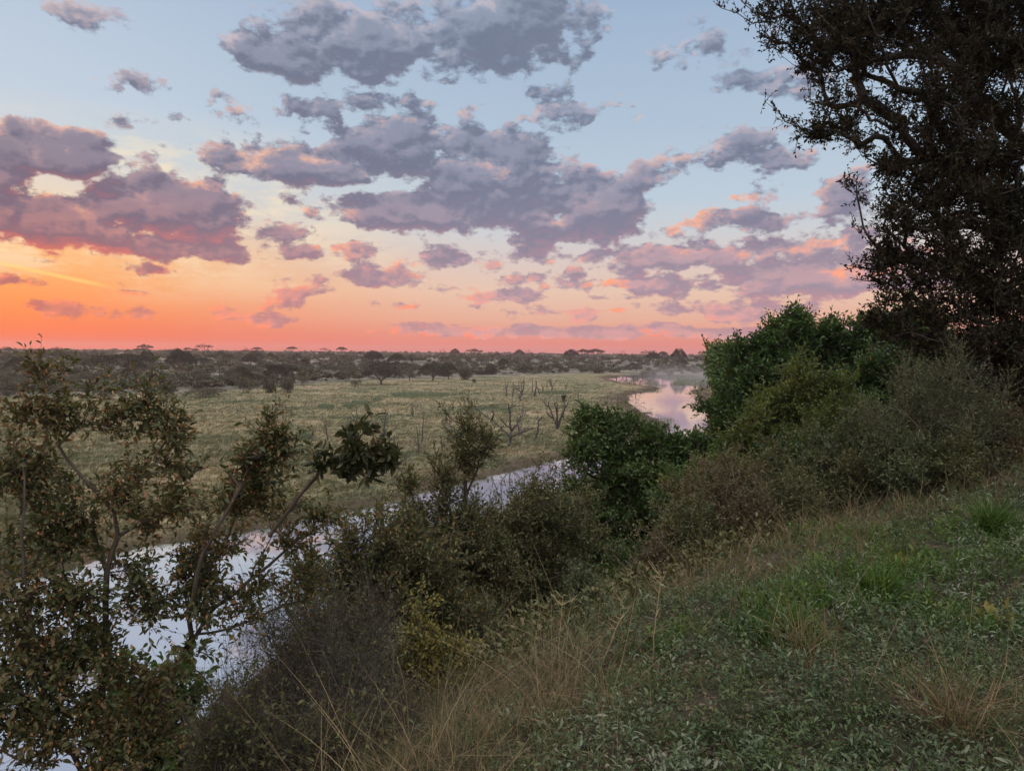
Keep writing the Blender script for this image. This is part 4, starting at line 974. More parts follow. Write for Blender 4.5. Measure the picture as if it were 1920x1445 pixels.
# ------------------------------------------------------------------ foreground plants
UP = np.array([0, 0, 1.0])
def plant(name, label, cat, base, stems, discs, n_t, leaf, bark=None, rtip=.003, step=.2, sprigs=3, sprig_len=.14, per=5, seed=0,
          shell=.45, depth=1.0, group=None, stem_name='stems', leaf_name='foliage', pods=None, upw=.35, expo=2.3, rmax=None, full=False, extra=None, jit=.5, targets=None, clump=None, limb=None, shoots=None):
    """leaf = (material, length, width). stems = polylines of world points, the first starts at base"""
    global rng
    keep_rng = rng; rng = np.random.default_rng(1000 + seed); g = rng
    root = thing(name, base, label, cat, group)
    t_ = targets if targets is not None else in_discs(discs, n_t, g, shell, depth, clump)[0]
    if shoots is None: shoots = (max(6, len(t_) // 22), max(.12, .045 * float(np.ptp(t_[:, 2])) + .10))
    if shoots[0]:        # long shoots that break the outline
        c0 = t_.mean(0); r_o = np.linalg.norm((t_ - c0) / (t_.std(0) + 1e-6), axis=1) + g.random(len(t_)) * .8 + (t_[:, 2] > c0[2]) * .5
        pk = np.argsort(-r_o)[:shoots[0] * 5][::5]; ex = []
        for i_ in pk:
            dv = unit(unit(t_[i_] - c0) * .7 + UP * .8 + g.normal(size=3) * .45); L_ = shoots[1] * g.uniform(.5, 1.9); q_ = t_[i_]
            for k_ in range(4): dv = unit(dv + g.normal(size=3) * .22); q_ = q_ + dv * L_ / 3; ex.append(q_)
        t_ = np.concatenate([t_, ex])
    gz = terrain(t_[:, 0], t_[:, 1]) + .06
    t_[:, 2] = np.maximum(t_[:, 2], gz)
    pos, par, rad, ends = grow(stems, t_, step, rtip, expo, jit=jit * .2, g=g, rmax=rmax)
    if limb:             # (radius at the foot, radius at the end) of the main limb
        k0 = int(NFIRST[0]); rad[:k0] = np.maximum(rad[:k0], np.linspace(limb[0], limb[1], k0))
    dirs = unit(pos[ends] - pos[par[ends]])
    E = np.repeat(ends, sprigs); Dd = unit(np.repeat(dirs, sprigs, 0) * .6 + g.normal(size=(len(E), 3)) * .75 + UP * upw)
    Ls = sprig_len * g.uniform(.5, 1.5, len(E))
    mid = pos[E] + Dd * Ls[:, None] * .5 + g.normal(size=(len(E), 3)) * .012
    tip = mid + unit(Dd + UP * .15) * Ls[:, None] * .5
    n0 = len(pos); nE = len(E)
    pos2 = np.concatenate([pos, mid, tip]); par2 = np.concatenate([par, E, n0 + np.arange(nE)])
    rad2 = np.concatenate([rad, np.full(nE, rtip * .62), np.full(nE, rtip * .4)])
    Vt, Ft = tubes(pos2, par2, rad2, 6 if len(pos2) < 9000 else 4)
    mesh(stem_name, Vt, Ft, bark or M_bark, root, smooth=True)
    u = np.tile((np.arange(per) + .6) / per, nE) + g.normal(size=nE * per) * .06
    e = np.repeat(np.arange(nE), per)
    u = np.clip(u, 0.02, 1.08)[:, None]
    q = np.where(u < .5, pos[E[e]] * (1 - 2 * u) + mid[e] * 2 * u, mid[e] * (2 - 2 * u) + tip[e] * (2 * u - 1))
    ld = unit(Dd[e] * .75 + rand_dir(len(q), g) * .85 + UP * upw * .4)
    m_, L_, W_ = leaf
    sz = g.uniform(.55, 1.25, len(q))
    nrm = unit(UP * .9 + rand_dir(len(q), g) * .7)
    Vl, Fl = (leaf_full if full else leaf_simple)(q, ld, L_ * sz, W_ * sz, nrm=nrm)
    mesh(leaf_name, Vl, Fl, m_, root)
    if pods:
        pm, n_p, pl, pw_ = pods
        s_ = g.integers(0, len(q), n_p); c_ = q[s_] + g.normal(size=(n_p, 3)) * .02
        Vp, Fp = leaf_full(c_, unit(g.normal(size=(n_p, 3)) * .35 - UP), pl * g.uniform(.6, 1.2, n_p), pw_ * g.uniform(.6, 1.2, n_p), fold=.5)
        mesh('seed_pods', Vp, Fp, pm, root)
    rng = keep_rng
    return root
def on_ground(px, D, back=0.0):
    x_ = (px - 960) / F_PX * D; return np.array([x_, D, tz(x_, D) - .05])
def S3(*pts): return [P(*p) for p in pts]

# --- left fruiting shrub, close to the camera
DA = 3.9
bA = on_ground(235, DA)
stemsA = [[bA] + S3((290, 1340, 3.9), (345, 1220, 3.9), (400, 1140, 3.95), (470, 1085, 4.0), (560, 1010, 4.1), (640, 965, 4.3)),
          [bA] + S3((190, 1300, 3.8), (198, 1180, 3.8), (200, 1075, 3.8), (221, 1005, 3.8), (214, 960, 3.75), (160, 900, 3.7), (125, 860, 3.7)),
          S3((221, 1005, 3.8), (255, 985, 3.85), (305, 965, 3.9), (330, 900, 3.95)),
          S3((200, 1075, 3.8), (178, 1000, 3.9), (140, 940, 4.0), (98, 890, 4.05)),
          S3((345, 1220, 3.9), (362, 1120, 3.8), (380, 1040, 3.75), (425, 960, 3.7), (470, 870, 3.7)),
          S3((470, 1085, 4.0), (520, 985, 3.8), (565, 925, 3.7), (622, 858, 3.6), (690, 846, 3.6)),
          [bA] + S3((80, 1330, 3.6), (55, 1160, 3.6), (40, 1000, 3.6), (50, 860, 3.6)),
          S3((400, 1140, 3.95), (470, 1148, 4.1), (540, 1132, 4.3), (610, 1085, 4.4))]
discA = [(60, 785, 3.7, 46), (115, 800, 3.7, 42), (25, 855, 3.7, 50), (185, 742, 3.8, 14, 2), (188, 790, 3.8, 44), (250, 790, 3.9, 36), (325, 808, 3.9, 44), (392, 800, 3.9, 18), (335, 855, 3.9, 38, .7),
         (425, 840, 3.9, 28), (470, 872, 3.8, 44), (520, 852, 3.8, 30), (580, 855, 3.8, 24, 2.2), (60, 900, 3.7, 60), (130, 945, 3.8, 80, .7), (235, 905, 3.8, 70, .7), (300, 950, 3.9, 60, .6), (400, 905, 3.9, 60, .8),
         (450, 955, 3.9, 64), (505, 935, 3.9, 50, .7), (540, 1000, 4.0, 54), (420, 1015, 3.9, 50), (40, 1035, 3.7, 60), (150, 1030, 3.8, 56, .7), (340, 1055, 3.9, 50, .9), (40, 1130, 3.6, 60, .8), (130, 1120, 3.7, 60, .7), (230, 1080, 3.8, 50, .8),
         (280, 1150, 3.8, 62, 1.0), (390, 1100, 3.9, 62, 1.1), (480, 1070, 4.0, 62, 1.1), (550, 1090, 4.1, 48), (610, 1080, 4.3, 36), (180, 1230, 3.8, 80, 1.5), (80, 1240, 3.7, 95, 1.5), (60, 1350, 3.6, 100, 1.7), (190, 1380, 3.7, 95, 1.6), (320, 1225, 3.9, 56, 1.2),
         (300, 1380, 3.9, 70, 1.2), (95, 705, 3.7, 10, 3), (430, 1160, 4.0, 40, 1), (280, 1290, 3.9, 50, 1), (410, 1400, 3.9, 44, 1.1)]
shrubA = plant('fruiting_shrub', 'large open shrub with russet-tinged leaves and dangling orange pods at the lower left', 'shrub', bA, stemsA, discA, 1000, (M_leaf_red, .039, .0175),
               rtip=.0015, step=.10, sprigs=4, sprig_len=.12, per=6, seed=1, depth=.8, pods=(M_pod, 3600, .022, .012), full=True, shell=.6, shoots=(20, .055), clump=(4, .07), limb=(.021, .005), jit=1.1)
# its dark leafy sprig against the plain
g = np.random.default_rng(77)
rng_k, rng = rng, g
cs, _ = in_discs([(640, 872, 3.6, 26), (672, 850, 3.6, 30), (705, 856, 3.6, 26), (692, 796, 3.6, 20), (600, 862, 3.6, 20), (700, 785, 3.6, 10), (660, 815, 3.6, 18), (730, 862, 3.6, 18), (720, 835, 3.6, 16), (686, 888, 3.6, 16)], 120, g, .5, .6)
pos_, par_, rad_, ends_ = grow([S3((505, 1005, 3.8), (565, 925, 3.7), (622, 858, 3.6), (655, 850, 3.6), (690, 846, 3.6), (725, 852, 3.6)), S3((655, 850, 3.6), (675, 820, 3.6), (695, 790, 3.6))], cs, .05, .0013, g=g)
rad_[:int(NFIRST[0])] = np.maximum(rad_[:int(NFIRST[0])], .0050)
Vt, Ft = tubes(pos_, par_, rad_, 5)
spg = mesh('leafy_sprig', Vt, Ft, M_bark, shrubA, smooth=True)
ld = unit(np.repeat(pos_[ends_] - pos_[par_[ends_]], 5, 0)) * .5 + rand_dir(len(cs) * 5, g) * .8 + UP * .1
Vl, Fl = leaf_full(np.repeat(cs, 5, 0) + g.normal(size=(len(cs) * 5, 3)) * .008, ld, g.uniform(.04, .075, len(ld)), g.uniform(.018, .030, len(ld)))
lf_ = mesh('dark_leaves', Vl, Fl, M_leaf_dark); lf_.parent = spg; lf_.matrix_parent_inverse = Matrix.Identity(4)
rng = rng_k

# --- bright green low shrub glimpsed under the left shrub
b_ = on_ground(330, 5.6)
plant('green_bush', 'bright green leafy bush glimpsed below the branches of the left shrub', 'bush', b_, [[b_, b_ + UP * .3]],
      [(300, 1330, 5.4, 60), (230, 1330, 5.4, 50), (370, 1290, 5.4, 26), (290, 1410, 5.2, 60), (400, 1420, 5.0, 40)], 150, (M_leaf_green, .075, .045), seed=2, step=.15, per=5, full=True)

# --- middle shrubs
b_ = on_ground(690, 5.9)
plant('podded_shrub', 'brown-green shrub with hanging orange pods standing between river and grey thorn twigs', 'shrub', b_,
      [[b_] + S3((700, 1200, 6.0), (690, 1100, 6.1), (650, 1040, 6.1), (640, 985, 6.1)), [P(700, 1200, 6.0)] + S3((770, 1100, 6.3), (790, 1010, 6.4)), [b_] + S3((650, 1180, 5.8), (615, 1110, 5.8))],
      [(648, 1022, 6.1, 34, .7), (700, 990, 6.1, 30, .7), (765, 1025, 6.3, 46), (720, 1075, 6.2, 58), (655, 1105, 6.0, 52, .8), (600, 1120, 5.9, 26, .5), (780, 1090, 6.3, 70), (730, 1150, 6.1, 60), (640, 1160, 5.9, 50, .8), (820, 1150, 6.3, 45)],
      700, (M_leaf_olive, .048, .021), shoots=(34, .13), clump=(8, .2), seed=3, step=.16, rtip=.0028, sprigs=4, per=6, sprig_len=.16, pods=(M_pod, 900, .034, .02), depth=.8)
b_ = on_ground(860, 7.4)
plant('spire_shrub', 'brown-green shrub with two thin leafy spires rising against the plain', 'shrub', b_,
      [[b_] + S3((860, 1150, 7.5), (870, 1020, 7.6), (873, 930, 7.6), (870, 850, 7.6), (872, 800, 7.6)), [P(870, 1020, 7.6)] + S3((840, 950, 7.5), (815, 900, 7.5), (790, 862, 7.5)), [P(873, 930, 7.6)] + S3((895, 880, 7.6), (903, 838, 7.6)), [P(860, 1150, 7.5)] + S3((800, 1000, 7.4), (760, 930, 7.4), (735, 880, 7.4))],
      [(872, 806, 7.6, 8, 7), (868, 835, 7.6, 11, 4), (874, 870, 7.6, 18, 1.8), (905, 845, 7.6, 10, 3), (800, 866, 7.5, 18, .8), (772, 862, 7.5, 12, .8), (835, 895, 7.5, 30, .7), (840, 955, 7.5, 44), (880, 975, 7.6, 36), (800, 985, 7.4, 36, .7),
       (860, 1030, 7.5, 80), (800, 1060, 7.4, 60), (920, 1060, 7.6, 70), (860, 1120, 7.4, 80), (930, 1150, 7.4, 50), (765, 935, 7.4, 22, .4)],
      900, (M_leaf_olive, .046, .020), shoots=(34, .13), clump=(5, .07), seed=4, step=.18, rtip=.003, sprigs=4, per=7, sprig_len=.18, pods=(M_pod, 300, .034, .02), depth=.8)
b_ = on_ground(1000, 8.2)
plant('rounded_shrub', 'dense olive shrub with rounded top touching the green riverside tree', 'shrub', b_,
      [[b_] + S3((990, 1150, 8.3), (985, 1050, 8.4), (975, 950, 8.4)), [P(990, 1150, 8.3)] + S3((1040, 1040, 8.4), (1050, 960, 8.4)), [P(985, 1050, 8.4)] + S3((950, 990, 8.3), (948, 955, 8.3))],
      [(985, 945, 8.4, 38), (1030, 960, 8.4, 40), (950, 990, 8.3, 36), (1060, 1000, 8.4, 36), (985, 1010, 8.3, 80), (1040, 1060, 8.3, 52), (940, 1060, 8.2, 66), (1000, 1110, 8.2, 74), (940, 1150, 8.1, 50), (1040, 1150, 8.2, 40)],
      850, (M_leaf_olive, .046, .019), clump=(8, .24), seed=5, step=.2, rtip=.003, sprigs=4, per=8, sprig_len=.18, depth=.9)
b_ = on_ground(800, 5.2)
plant('yellowing_shrub', 'small shrub with yellowing leaves in front of the dark middle shrubs', 'shrub', b_, [[b_, P(800, 1280, 5.2)]],
      [(800, 1210, 5.2, 46), (850, 1230, 5.2, 30), (760, 1250, 5.2, 34), (800, 1280, 5.1, 50), (740, 1310, 5.0, 30), (730, 1370, 4.9, 22, .6)], 240, (M_leaf_yellow, .034, .017), seed=6, step=.1, rtip=.002, sprigs=3, per=6, sprig_len=.10)

# --- grey thorn twigs, bottom centre-left
def twiggy(name, label, base, discs, n_t, D, seed, mat, leafm, lsz, nst=16, rtip=.0014, spread=.4, step=.12, per=2):
    g = np.random.default_rng(seed); st = []
    tg, _ = in_discs(discs, n_t, g, .4, .8)
    for k_ in range(nst):
        e = tg[g.integers(0, len(tg))]; b0 = base + np.array([g.normal() * spread, g.normal() * spread * .5, 0]); b0[2] = tz(b0[0], b0[1]) - .03
        mid = (b0 + e) / 2 + UP * .25 + g.normal(size=3) * .08
        st.append([b0, mid, e])
    return plant(name, label, 'thorn bush', base, st, discs, n_t, (leafm, lsz, lsz * .5), bark=mat, rtip=rtip, step=step, sprigs=3, sprig_len=.24, per=per, seed=seed, targets=tg, stem_name='twigs', upw=.5, jit=.9)
twiggy('thorn_bush', 'tangle of bare grey upright twigs at the bottom left of centre', on_ground(600, 4.3),
       [(520, 1190, 4.6, 40), (600, 1180, 4.7, 50), (570, 1260, 4.5, 70), (650, 1300, 4.4, 80), (530, 1350, 4.3, 80), (680, 1200, 4.7, 50), (640, 1390, 4.2, 80), (470, 1290, 4.4, 50, .6), (730, 1380, 4.2, 50), (450, 1380, 4.2, 50)], 1100, 4.4, 7, M_darktwig, M_leaf_olive, .022, 44, per=2)
twiggy('thorn_bush', 'dark leafless twig thicket at the bottom edge, left of the grey twigs', on_ground(440, 3.9),
       [(420, 1390, 3.9, 50), (480, 1420, 3.9, 50), (540, 1430, 3.8, 40), (620, 1420, 3.8, 50)], 420, 3.9, 8, M_bark, M_leaf_olive, .035, 10)

# --- green riverside trees
b_ = on_ground(1195, 14.5)
plant('broadleaf_tree', 'bright green leafy tree in the centre right, its crown against the river', 'tree', b_,
      [[b_] + S3((1190, 1060, 14.5), (1185, 960, 14.5), (1150, 880, 14.5), (1120, 830, 14.5)), [P(1185, 960, 14.5)] + S3((1240, 880, 14.6), (1260, 840, 14.6)), [P(1190, 1060, 14.5)] + S3((1260, 1000, 14.4), (1290, 930, 14.4))],
      [(1100, 802, 14.4, 22, 1.3), (1140, 800, 14.5, 24, 1.3), (1180, 806, 14.5, 20, 1.2), (1215, 828, 14.5, 26), (1248, 846, 14.6, 30), (1095, 850, 14.3, 36), (1150, 850, 14.4, 50), (1180, 880, 14.4, 50, 1.4), (1215, 865, 14.5, 50, 1.3), (1250, 885, 14.5, 40), (1290, 866, 14.7, 38), (1330, 858, 14.8, 30), (1085, 900, 14.2, 26), (1125, 925, 14.3, 48),
       (1195, 925, 14.4, 70), (1275, 915, 14.6, 55), (1150, 990, 14.2, 60), (1230, 1000, 14.3, 70), (1300, 980, 14.4, 40, .7), (1140, 1060, 14.0, 55), (1210, 1075, 14.0, 55), (1090, 1010, 14.2, 30)],
      2300, (M_leaf_green, .10, .048), shoots=(34, .10), clump=(5, .17), limb=(.10, .03), seed=9, stem_name='trunk', leaf_name='crown', step=.28, rtip=.006, sprigs=4, per=5, sprig_len=.24, shell=.4, depth=.9)
b_ = on_ground(1460, 21)
plant('broadleaf_tree', 'tallest deep green tree, its top breaking the skyline beside the big brown tree', 'tree', b_,
      [[b_] + S3((1465, 850, 21), (1450, 760, 21), (1420, 700, 21)), [P(1465, 850, 21)] + S3((1540, 740, 21), (1560, 670, 21)), [P(1450, 760, 21)] + S3((1490, 680, 21), (1500, 635, 21)), [P(1465, 850, 21)] + S3((1390, 790, 20.5), (1330, 765, 20.3))],
      [(1390, 680, 21, 36), (1425, 665, 21, 30), (1450, 655, 21, 26), (1480, 635, 21, 26, 1.2), (1497, 610, 21, 10, 2.5), (1520, 635, 21, 24, 1.1), (1548, 618, 21, 12, 2), (1570, 640, 21, 26), (1610, 635, 21, 24), (1650, 650, 21, 34), (1400, 730, 20.8, 48), (1460, 710, 21, 52), (1530, 690, 21, 52), (1600, 700, 21, 52),
       (1375, 780, 20.6, 40), (1430, 780, 20.7, 50), (1500, 770, 20.8, 60), (1580, 770, 21, 60), (1650, 740, 21, 55), (1318, 762, 20.3, 12, 1.2), (1338, 792, 20.3, 14, 1.0), (1303, 746, 20.3, 8, 1.2), (1352, 822, 20.3, 20, .9), (1352, 748, 20.4, 16, .7), (1400, 830, 20.4, 44), (1370, 860, 20.2, 34)],
      3000, (M_leaf_green2, .14, .066), shoots=(90, .26), clump=(6, .28), limb=(.16, .05), seed=10, stem_name='trunk', leaf_name='crown', step=.4, rtip=.008, sprigs=4, per=5, sprig_len=.32, shell=.35, depth=1.0)
b_ = on_ground(1440, 16)
plant('broadleaf_bush', 'yellow-olive drooping leafy bush in front of the tallest green tree', 'bush', b_,
      [[b_] + S3((1440, 860, 16), (1440, 790, 16)), [P(1440, 860, 16)] + S3((1500, 790, 16), (1510, 730, 16)), [P(1440, 860, 16)] + S3((1390, 840, 16),)],
      [(1500, 735, 16, 42), (1545, 760, 16, 40), (1470, 770, 16, 46), (1520, 800, 15.8, 56), (1440, 815, 15.6, 46), (1390, 830, 15.5, 36), (1460, 855, 15.4, 48), (1400, 875, 15.2, 40), (1550, 840, 15.6, 44), (1340, 860, 15.2, 34), (1350, 905, 15, 34)],
      1400, (M_leaf_yolive, .10, .046), clump=(6, .26), seed=11, step=.3, rtip=.005, sprigs=4, per=5, sprig_len=.24)
b_ = on_ground(1660, 17.5)
plant('broadleaf_bush', 'deep green shrub mass between the tallest green tree and the grey thorn bush', 'bush', b_,
      [[b_] + S3((1660, 800, 17.5), (1660, 720, 17.5)), [P(1660, 800, 17.5)] + S3((1720, 740, 17.5), (1740, 690, 17.5))],
      [(1640, 720, 17.5, 44), (1690, 700, 17.5, 46), (1740, 690, 17.5, 44), (1620, 780, 17.3, 50), (1690, 770, 17.3, 60), (1760, 750, 17.4, 46), (1600, 830, 17, 44), (1680, 830, 17, 50)],
      1200, (M_leaf_green2, .12, .056), clump=(6, .3), seed=12, step=.32, rtip=.006, sprigs=4, per=5, sprig_len=.26)
b_ = on_ground(1690, 44)
plant('distant_tree', 'small rounded treetop peeping behind the green tree under the big brown crown', 'tree', b_, [[b_, P(1690, 660, 44)]],
      [(1665, 622, 44, 26), (1700, 616, 44, 30), (1735, 630, 44, 26), (1690, 650, 44, 40), (1640, 640, 44, 20)], 380, (M_leaf_green2, .30, .18), seed=13, stem_name='trunk', leaf_name='crown', step=.9, rtip=.014, sprigs=3, per=5, sprig_len=.6)
# wooded right bank running away from the camera
for k_, (px, D, w_, lab) in enumerate([(1395, 62, 60, 'nearest dark bank tree where the far river bank meets the green tree'), (1378, 95, 44, 'second dark bank tree above the reed marsh'), (1362, 135, 30, 'third dark bank tree, hazy, above the reed marsh'), (1352, 190, 22, 'farthest hazy bank tree at the end of the reed marsh'),
                                       (1440, 75, 60, 'dark tree hidden behind the left part of the tallest green tree')]):
    b_ = on_ground(px + 12, D); top = 668 + 8 * (k_ == 0) - 2 * k_ if k_ < 4 else 672
    plant('bank_tree', lab, 'tree', b_, [[b_, b_ + UP * 1.5]], [(px, top + w_ * .5, D, w_ * .5), (px - w_ * .3, top + w_ * .9, D, w_ * .42), (px + w_ * .45, top + w_ * .55, D, w_ * .5), (px + w_ * .2, top + w_ * 1.1, D, w_ * .5), (px - w_ * .35, top + w_ * 1.4, D, w_ * .3), (px + w_ * .9, top + w_ * .8, D, w_ * .5)],
          420, (M_leaf_green2, .0075 * D + .05, .0045 * D + .03), seed=20 + k_, group='trees of the wooded right bank', stem_name='trunk', leaf_name='crown', step=.018 * D, rtip=.012, sprigs=3, per=5, sprig_len=.012 * D)

# --- big brown-leaved tree at the right
b_ = on_ground(2040, 12.2)
b_[2] = tz(b_[0], b_[1]) - .1
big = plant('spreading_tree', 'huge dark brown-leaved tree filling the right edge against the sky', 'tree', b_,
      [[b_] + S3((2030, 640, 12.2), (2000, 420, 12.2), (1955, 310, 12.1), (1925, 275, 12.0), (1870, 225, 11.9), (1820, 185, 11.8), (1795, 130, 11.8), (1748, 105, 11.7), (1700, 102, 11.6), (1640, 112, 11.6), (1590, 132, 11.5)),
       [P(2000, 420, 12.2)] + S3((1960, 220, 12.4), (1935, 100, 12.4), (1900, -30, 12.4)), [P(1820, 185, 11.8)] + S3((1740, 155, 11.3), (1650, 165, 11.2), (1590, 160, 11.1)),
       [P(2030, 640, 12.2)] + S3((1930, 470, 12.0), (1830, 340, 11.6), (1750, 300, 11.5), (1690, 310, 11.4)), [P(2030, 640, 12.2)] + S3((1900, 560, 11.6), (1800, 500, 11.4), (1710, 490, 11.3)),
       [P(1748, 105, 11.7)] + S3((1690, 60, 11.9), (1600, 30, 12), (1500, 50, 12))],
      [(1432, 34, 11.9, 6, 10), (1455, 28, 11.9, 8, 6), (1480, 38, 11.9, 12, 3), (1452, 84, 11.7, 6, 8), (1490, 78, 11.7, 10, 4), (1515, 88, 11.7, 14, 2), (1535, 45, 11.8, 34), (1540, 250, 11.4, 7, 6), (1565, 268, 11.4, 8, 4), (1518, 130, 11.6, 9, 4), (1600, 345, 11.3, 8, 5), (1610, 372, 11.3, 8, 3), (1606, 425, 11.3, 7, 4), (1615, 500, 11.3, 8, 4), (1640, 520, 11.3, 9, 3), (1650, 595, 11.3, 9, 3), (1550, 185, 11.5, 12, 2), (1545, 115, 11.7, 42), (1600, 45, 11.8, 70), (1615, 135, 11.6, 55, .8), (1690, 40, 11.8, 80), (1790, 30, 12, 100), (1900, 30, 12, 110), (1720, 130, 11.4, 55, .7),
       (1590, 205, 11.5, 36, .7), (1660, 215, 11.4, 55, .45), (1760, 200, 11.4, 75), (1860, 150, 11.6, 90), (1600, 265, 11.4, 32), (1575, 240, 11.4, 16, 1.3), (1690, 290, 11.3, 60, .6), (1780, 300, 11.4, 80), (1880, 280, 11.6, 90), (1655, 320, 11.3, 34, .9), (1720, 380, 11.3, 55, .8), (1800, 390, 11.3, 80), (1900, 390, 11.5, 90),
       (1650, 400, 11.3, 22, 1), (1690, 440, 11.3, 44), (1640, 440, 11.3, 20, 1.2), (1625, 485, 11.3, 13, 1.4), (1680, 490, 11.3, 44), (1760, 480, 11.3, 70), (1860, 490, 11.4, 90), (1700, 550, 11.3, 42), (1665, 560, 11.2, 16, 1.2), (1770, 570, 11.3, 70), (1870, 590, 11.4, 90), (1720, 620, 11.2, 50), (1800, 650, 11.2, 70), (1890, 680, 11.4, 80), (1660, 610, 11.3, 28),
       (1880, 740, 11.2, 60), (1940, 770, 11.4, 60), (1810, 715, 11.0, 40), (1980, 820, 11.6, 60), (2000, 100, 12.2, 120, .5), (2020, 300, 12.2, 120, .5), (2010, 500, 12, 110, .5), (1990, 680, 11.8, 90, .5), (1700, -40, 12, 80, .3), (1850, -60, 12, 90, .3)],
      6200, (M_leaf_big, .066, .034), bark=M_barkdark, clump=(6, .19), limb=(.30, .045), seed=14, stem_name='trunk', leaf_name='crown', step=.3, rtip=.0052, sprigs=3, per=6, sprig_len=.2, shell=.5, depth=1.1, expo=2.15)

# --- grey thorn bush on the bluff at the right
twiggy('thorn_bush', 'tall rounded thorn bush of pale grey bare twigs under the big brown tree', on_ground(1770, 10.3),
       [(1760, 740, 10.4, 60), (1820, 760, 10.4, 60), (1710, 790, 10.3, 60), (1780, 820, 10.2, 70), (1850, 820, 10.3, 46), (1800, 690, 10.5, 30, .7), (1700, 740, 10.4, 34), (1650, 800, 10.2, 34, .7)], 800, 10.3, 15, M_twig, M_leaf_grey, .04, 26, rtip=.0019, spread=.5, step=.2, per=5)
# scrub along the bluff edge
SCR = [(1330, 900, 12.0, 50, M_leaf_yolive, 'olive-green shrub between the green riverside tree and the drooping bush', 51), (1480, 880, 12.5, 52, M_leaf_green2, 'deep green shrub under the drooping bush', 52), (1610, 905, 10.4, 46, M_leaf_olive, 'olive brush left of the foot of the pale thorn bush', 53),
       (1570, 800, 14.0, 50, M_leaf_yolive, 'light olive shrub right of the drooping bush', 54), (1740, 850, 10.8, 40, M_leaf_yolive, 'olive shoots growing up through the pale thorn bush', 55), (1890, 800, 12.0, 50, M_leaf_green2, 'dark green brush under the right end of the big crown', 56), (1380, 940, 9.8, 40, M_leaf_olive, 'ragged olive shrub overlapping the dry russet-brown shrub', 57),
       (1180, 1090, 9.2, 50, M_leaf_green2, 'green undergrowth at the foot of the riverside tree', 58), (1280, 950, 11.5, 46, M_leaf_green2, 'dark green shrub right of the riverside tree trunk', 59), (500, 1330, 4.9, 60, M_leaf_olive, 'dark low bush tangled with grey twigs at the bottom left of centre', 41), (600, 1240, 5.2, 56, M_leaf_olive, 'dark small-leaved bush behind the grey twigs under the podded shrub', 42), (650, 1370, 4.6, 56, M_leaf_brown, 'dull brown bush among the grey twigs at the bottom', 43),
       (430, 1420, 4.3, 50, M_leaf_olive, 'dark bush at the bottom edge beside the left shrub', 44), (690, 1290, 5.0, 40, M_leaf_olive, 'small dark bush left of the yellowing shrub', 45), (900, 1215, 6.2, 44, M_leaf_olive, 'low dark bush at the foot of the spire shrub', 46),
       (1340, 930, 9.6, 62, M_leaf_brown, 'dry russet-brown shrub below the yellow-olive bush', 16), (1450, 905, 10.6, 70, M_leaf_olive, 'mixed olive shrub right of the dry russet-brown shrub', 17), (1560, 870, 11.2, 62, M_leaf_grey, 'grey-green small-leaved shrub below the drooping bush', 18),
       (1620, 830, 11.8, 52, M_leaf_grey, 'tall grey-green shrub left of the pale thorn bush', 19), (1290, 1000, 8.6, 52, M_leaf_olive, 'low olive shrub at the foot of the green riverside tree', 20), (1400, 980, 8.9, 56, M_leaf_brown, 'low brown brush left of the bright green weeds', 21),
       (1690, 868, 9.8, 40, M_leaf_grey, 'low grey brush at the foot of the pale thorn bush', 22), (1500, 960, 9.2, 52, M_leaf_olive, 'dull green brush in the middle of the bluff edge', 23), (1880, 810, 10.6, 40, M_leaf_brown, 'brown dead brush under the right edge of the big tree', 24), (1790, 862, 9.8, 34, M_leaf_olive, 'low olive brush between two dry grass stands at the right', 25),
       (1230, 1075, 7.8, 44, M_leaf_brown, 'small brown brush below the green riverside tree', 26), (1090, 1140, 6.9, 40, M_leaf_grey, 'grey brush right of the rounded olive shrub', 27)]
for (px, py, D, r_, mt_, lab, sd) in SCR:
    b_ = on_ground(px, D)
    plant('scrub_bush', lab, 'shrub', b_, [[b_, b_ + UP * .12], [b_, b_ + np.array([.1, 0, .15])], [b_, b_ + np.array([-.12, 0, .15])]],
          [(px, py, D, r_), (px - r_ * .7, py + r_ * .35, D, r_ * .6), (px + r_ * .7, py + r_ * .3, D, r_ * .6), (px, py + r_ * .7, D - .2, r_ * .8)], 300, (mt_, .0042 * D + .008, .0020 * D + .004), bark=M_twig, seed=sd, step=.16, rtip=.0022, sprigs=4, per=6, sprig_len=.15, shell=.35)

# ------------------------------------------------------------------ low plants of the bluff
def bluff_points(n, d0=1.6, d1=26, x0=250, x1=1990, emax=3.5, emin=-60):
    px = rng.uniform(x0, x1, n * 3); D = d0 * (d1 / d0) ** (rng.random(n * 3) ** 1.15)
    x = (px - 960) / F_PX * D; y = D
    e = edge_sd(x, y); ok = (e < emax) & (e > emin)
    x, y, px, D, e = x[ok][:n], y[ok][:n], px[ok][:n], D[ok][:n], e[ok][:n]
    return np.stack([x, y, terrain(x, y)], 1), px, D, e
def near_px(q, spots):
    """0..1 closeness of ground points to patches given as (px, py, radius m); py is taken on the bluff top"""
    f = np.zeros(len(q))
    for (px, py, r_) in spots:
        c = G(px, py, 10.3); f = np.maximum(f, np.exp(-((q[:, 0] - c[0]) ** 2 + (q[:, 1] - c[1]) ** 2) / r_ ** 2))
    return f
DRY = [(700, 1440, .5), (820, 1380, .5), (980, 1250, .6), (1100, 1190, .4), (1000, 1160, .7), (1350, 1030, .9), (1470, 980, 1.0), (1750, 890, 1.3), (1870, 880, 2.2), (1790, 915, 1.4), (1580, 930, .9), (1500, 1260, .16), (1780, 1400, .2), (1900, 1380, .2)]
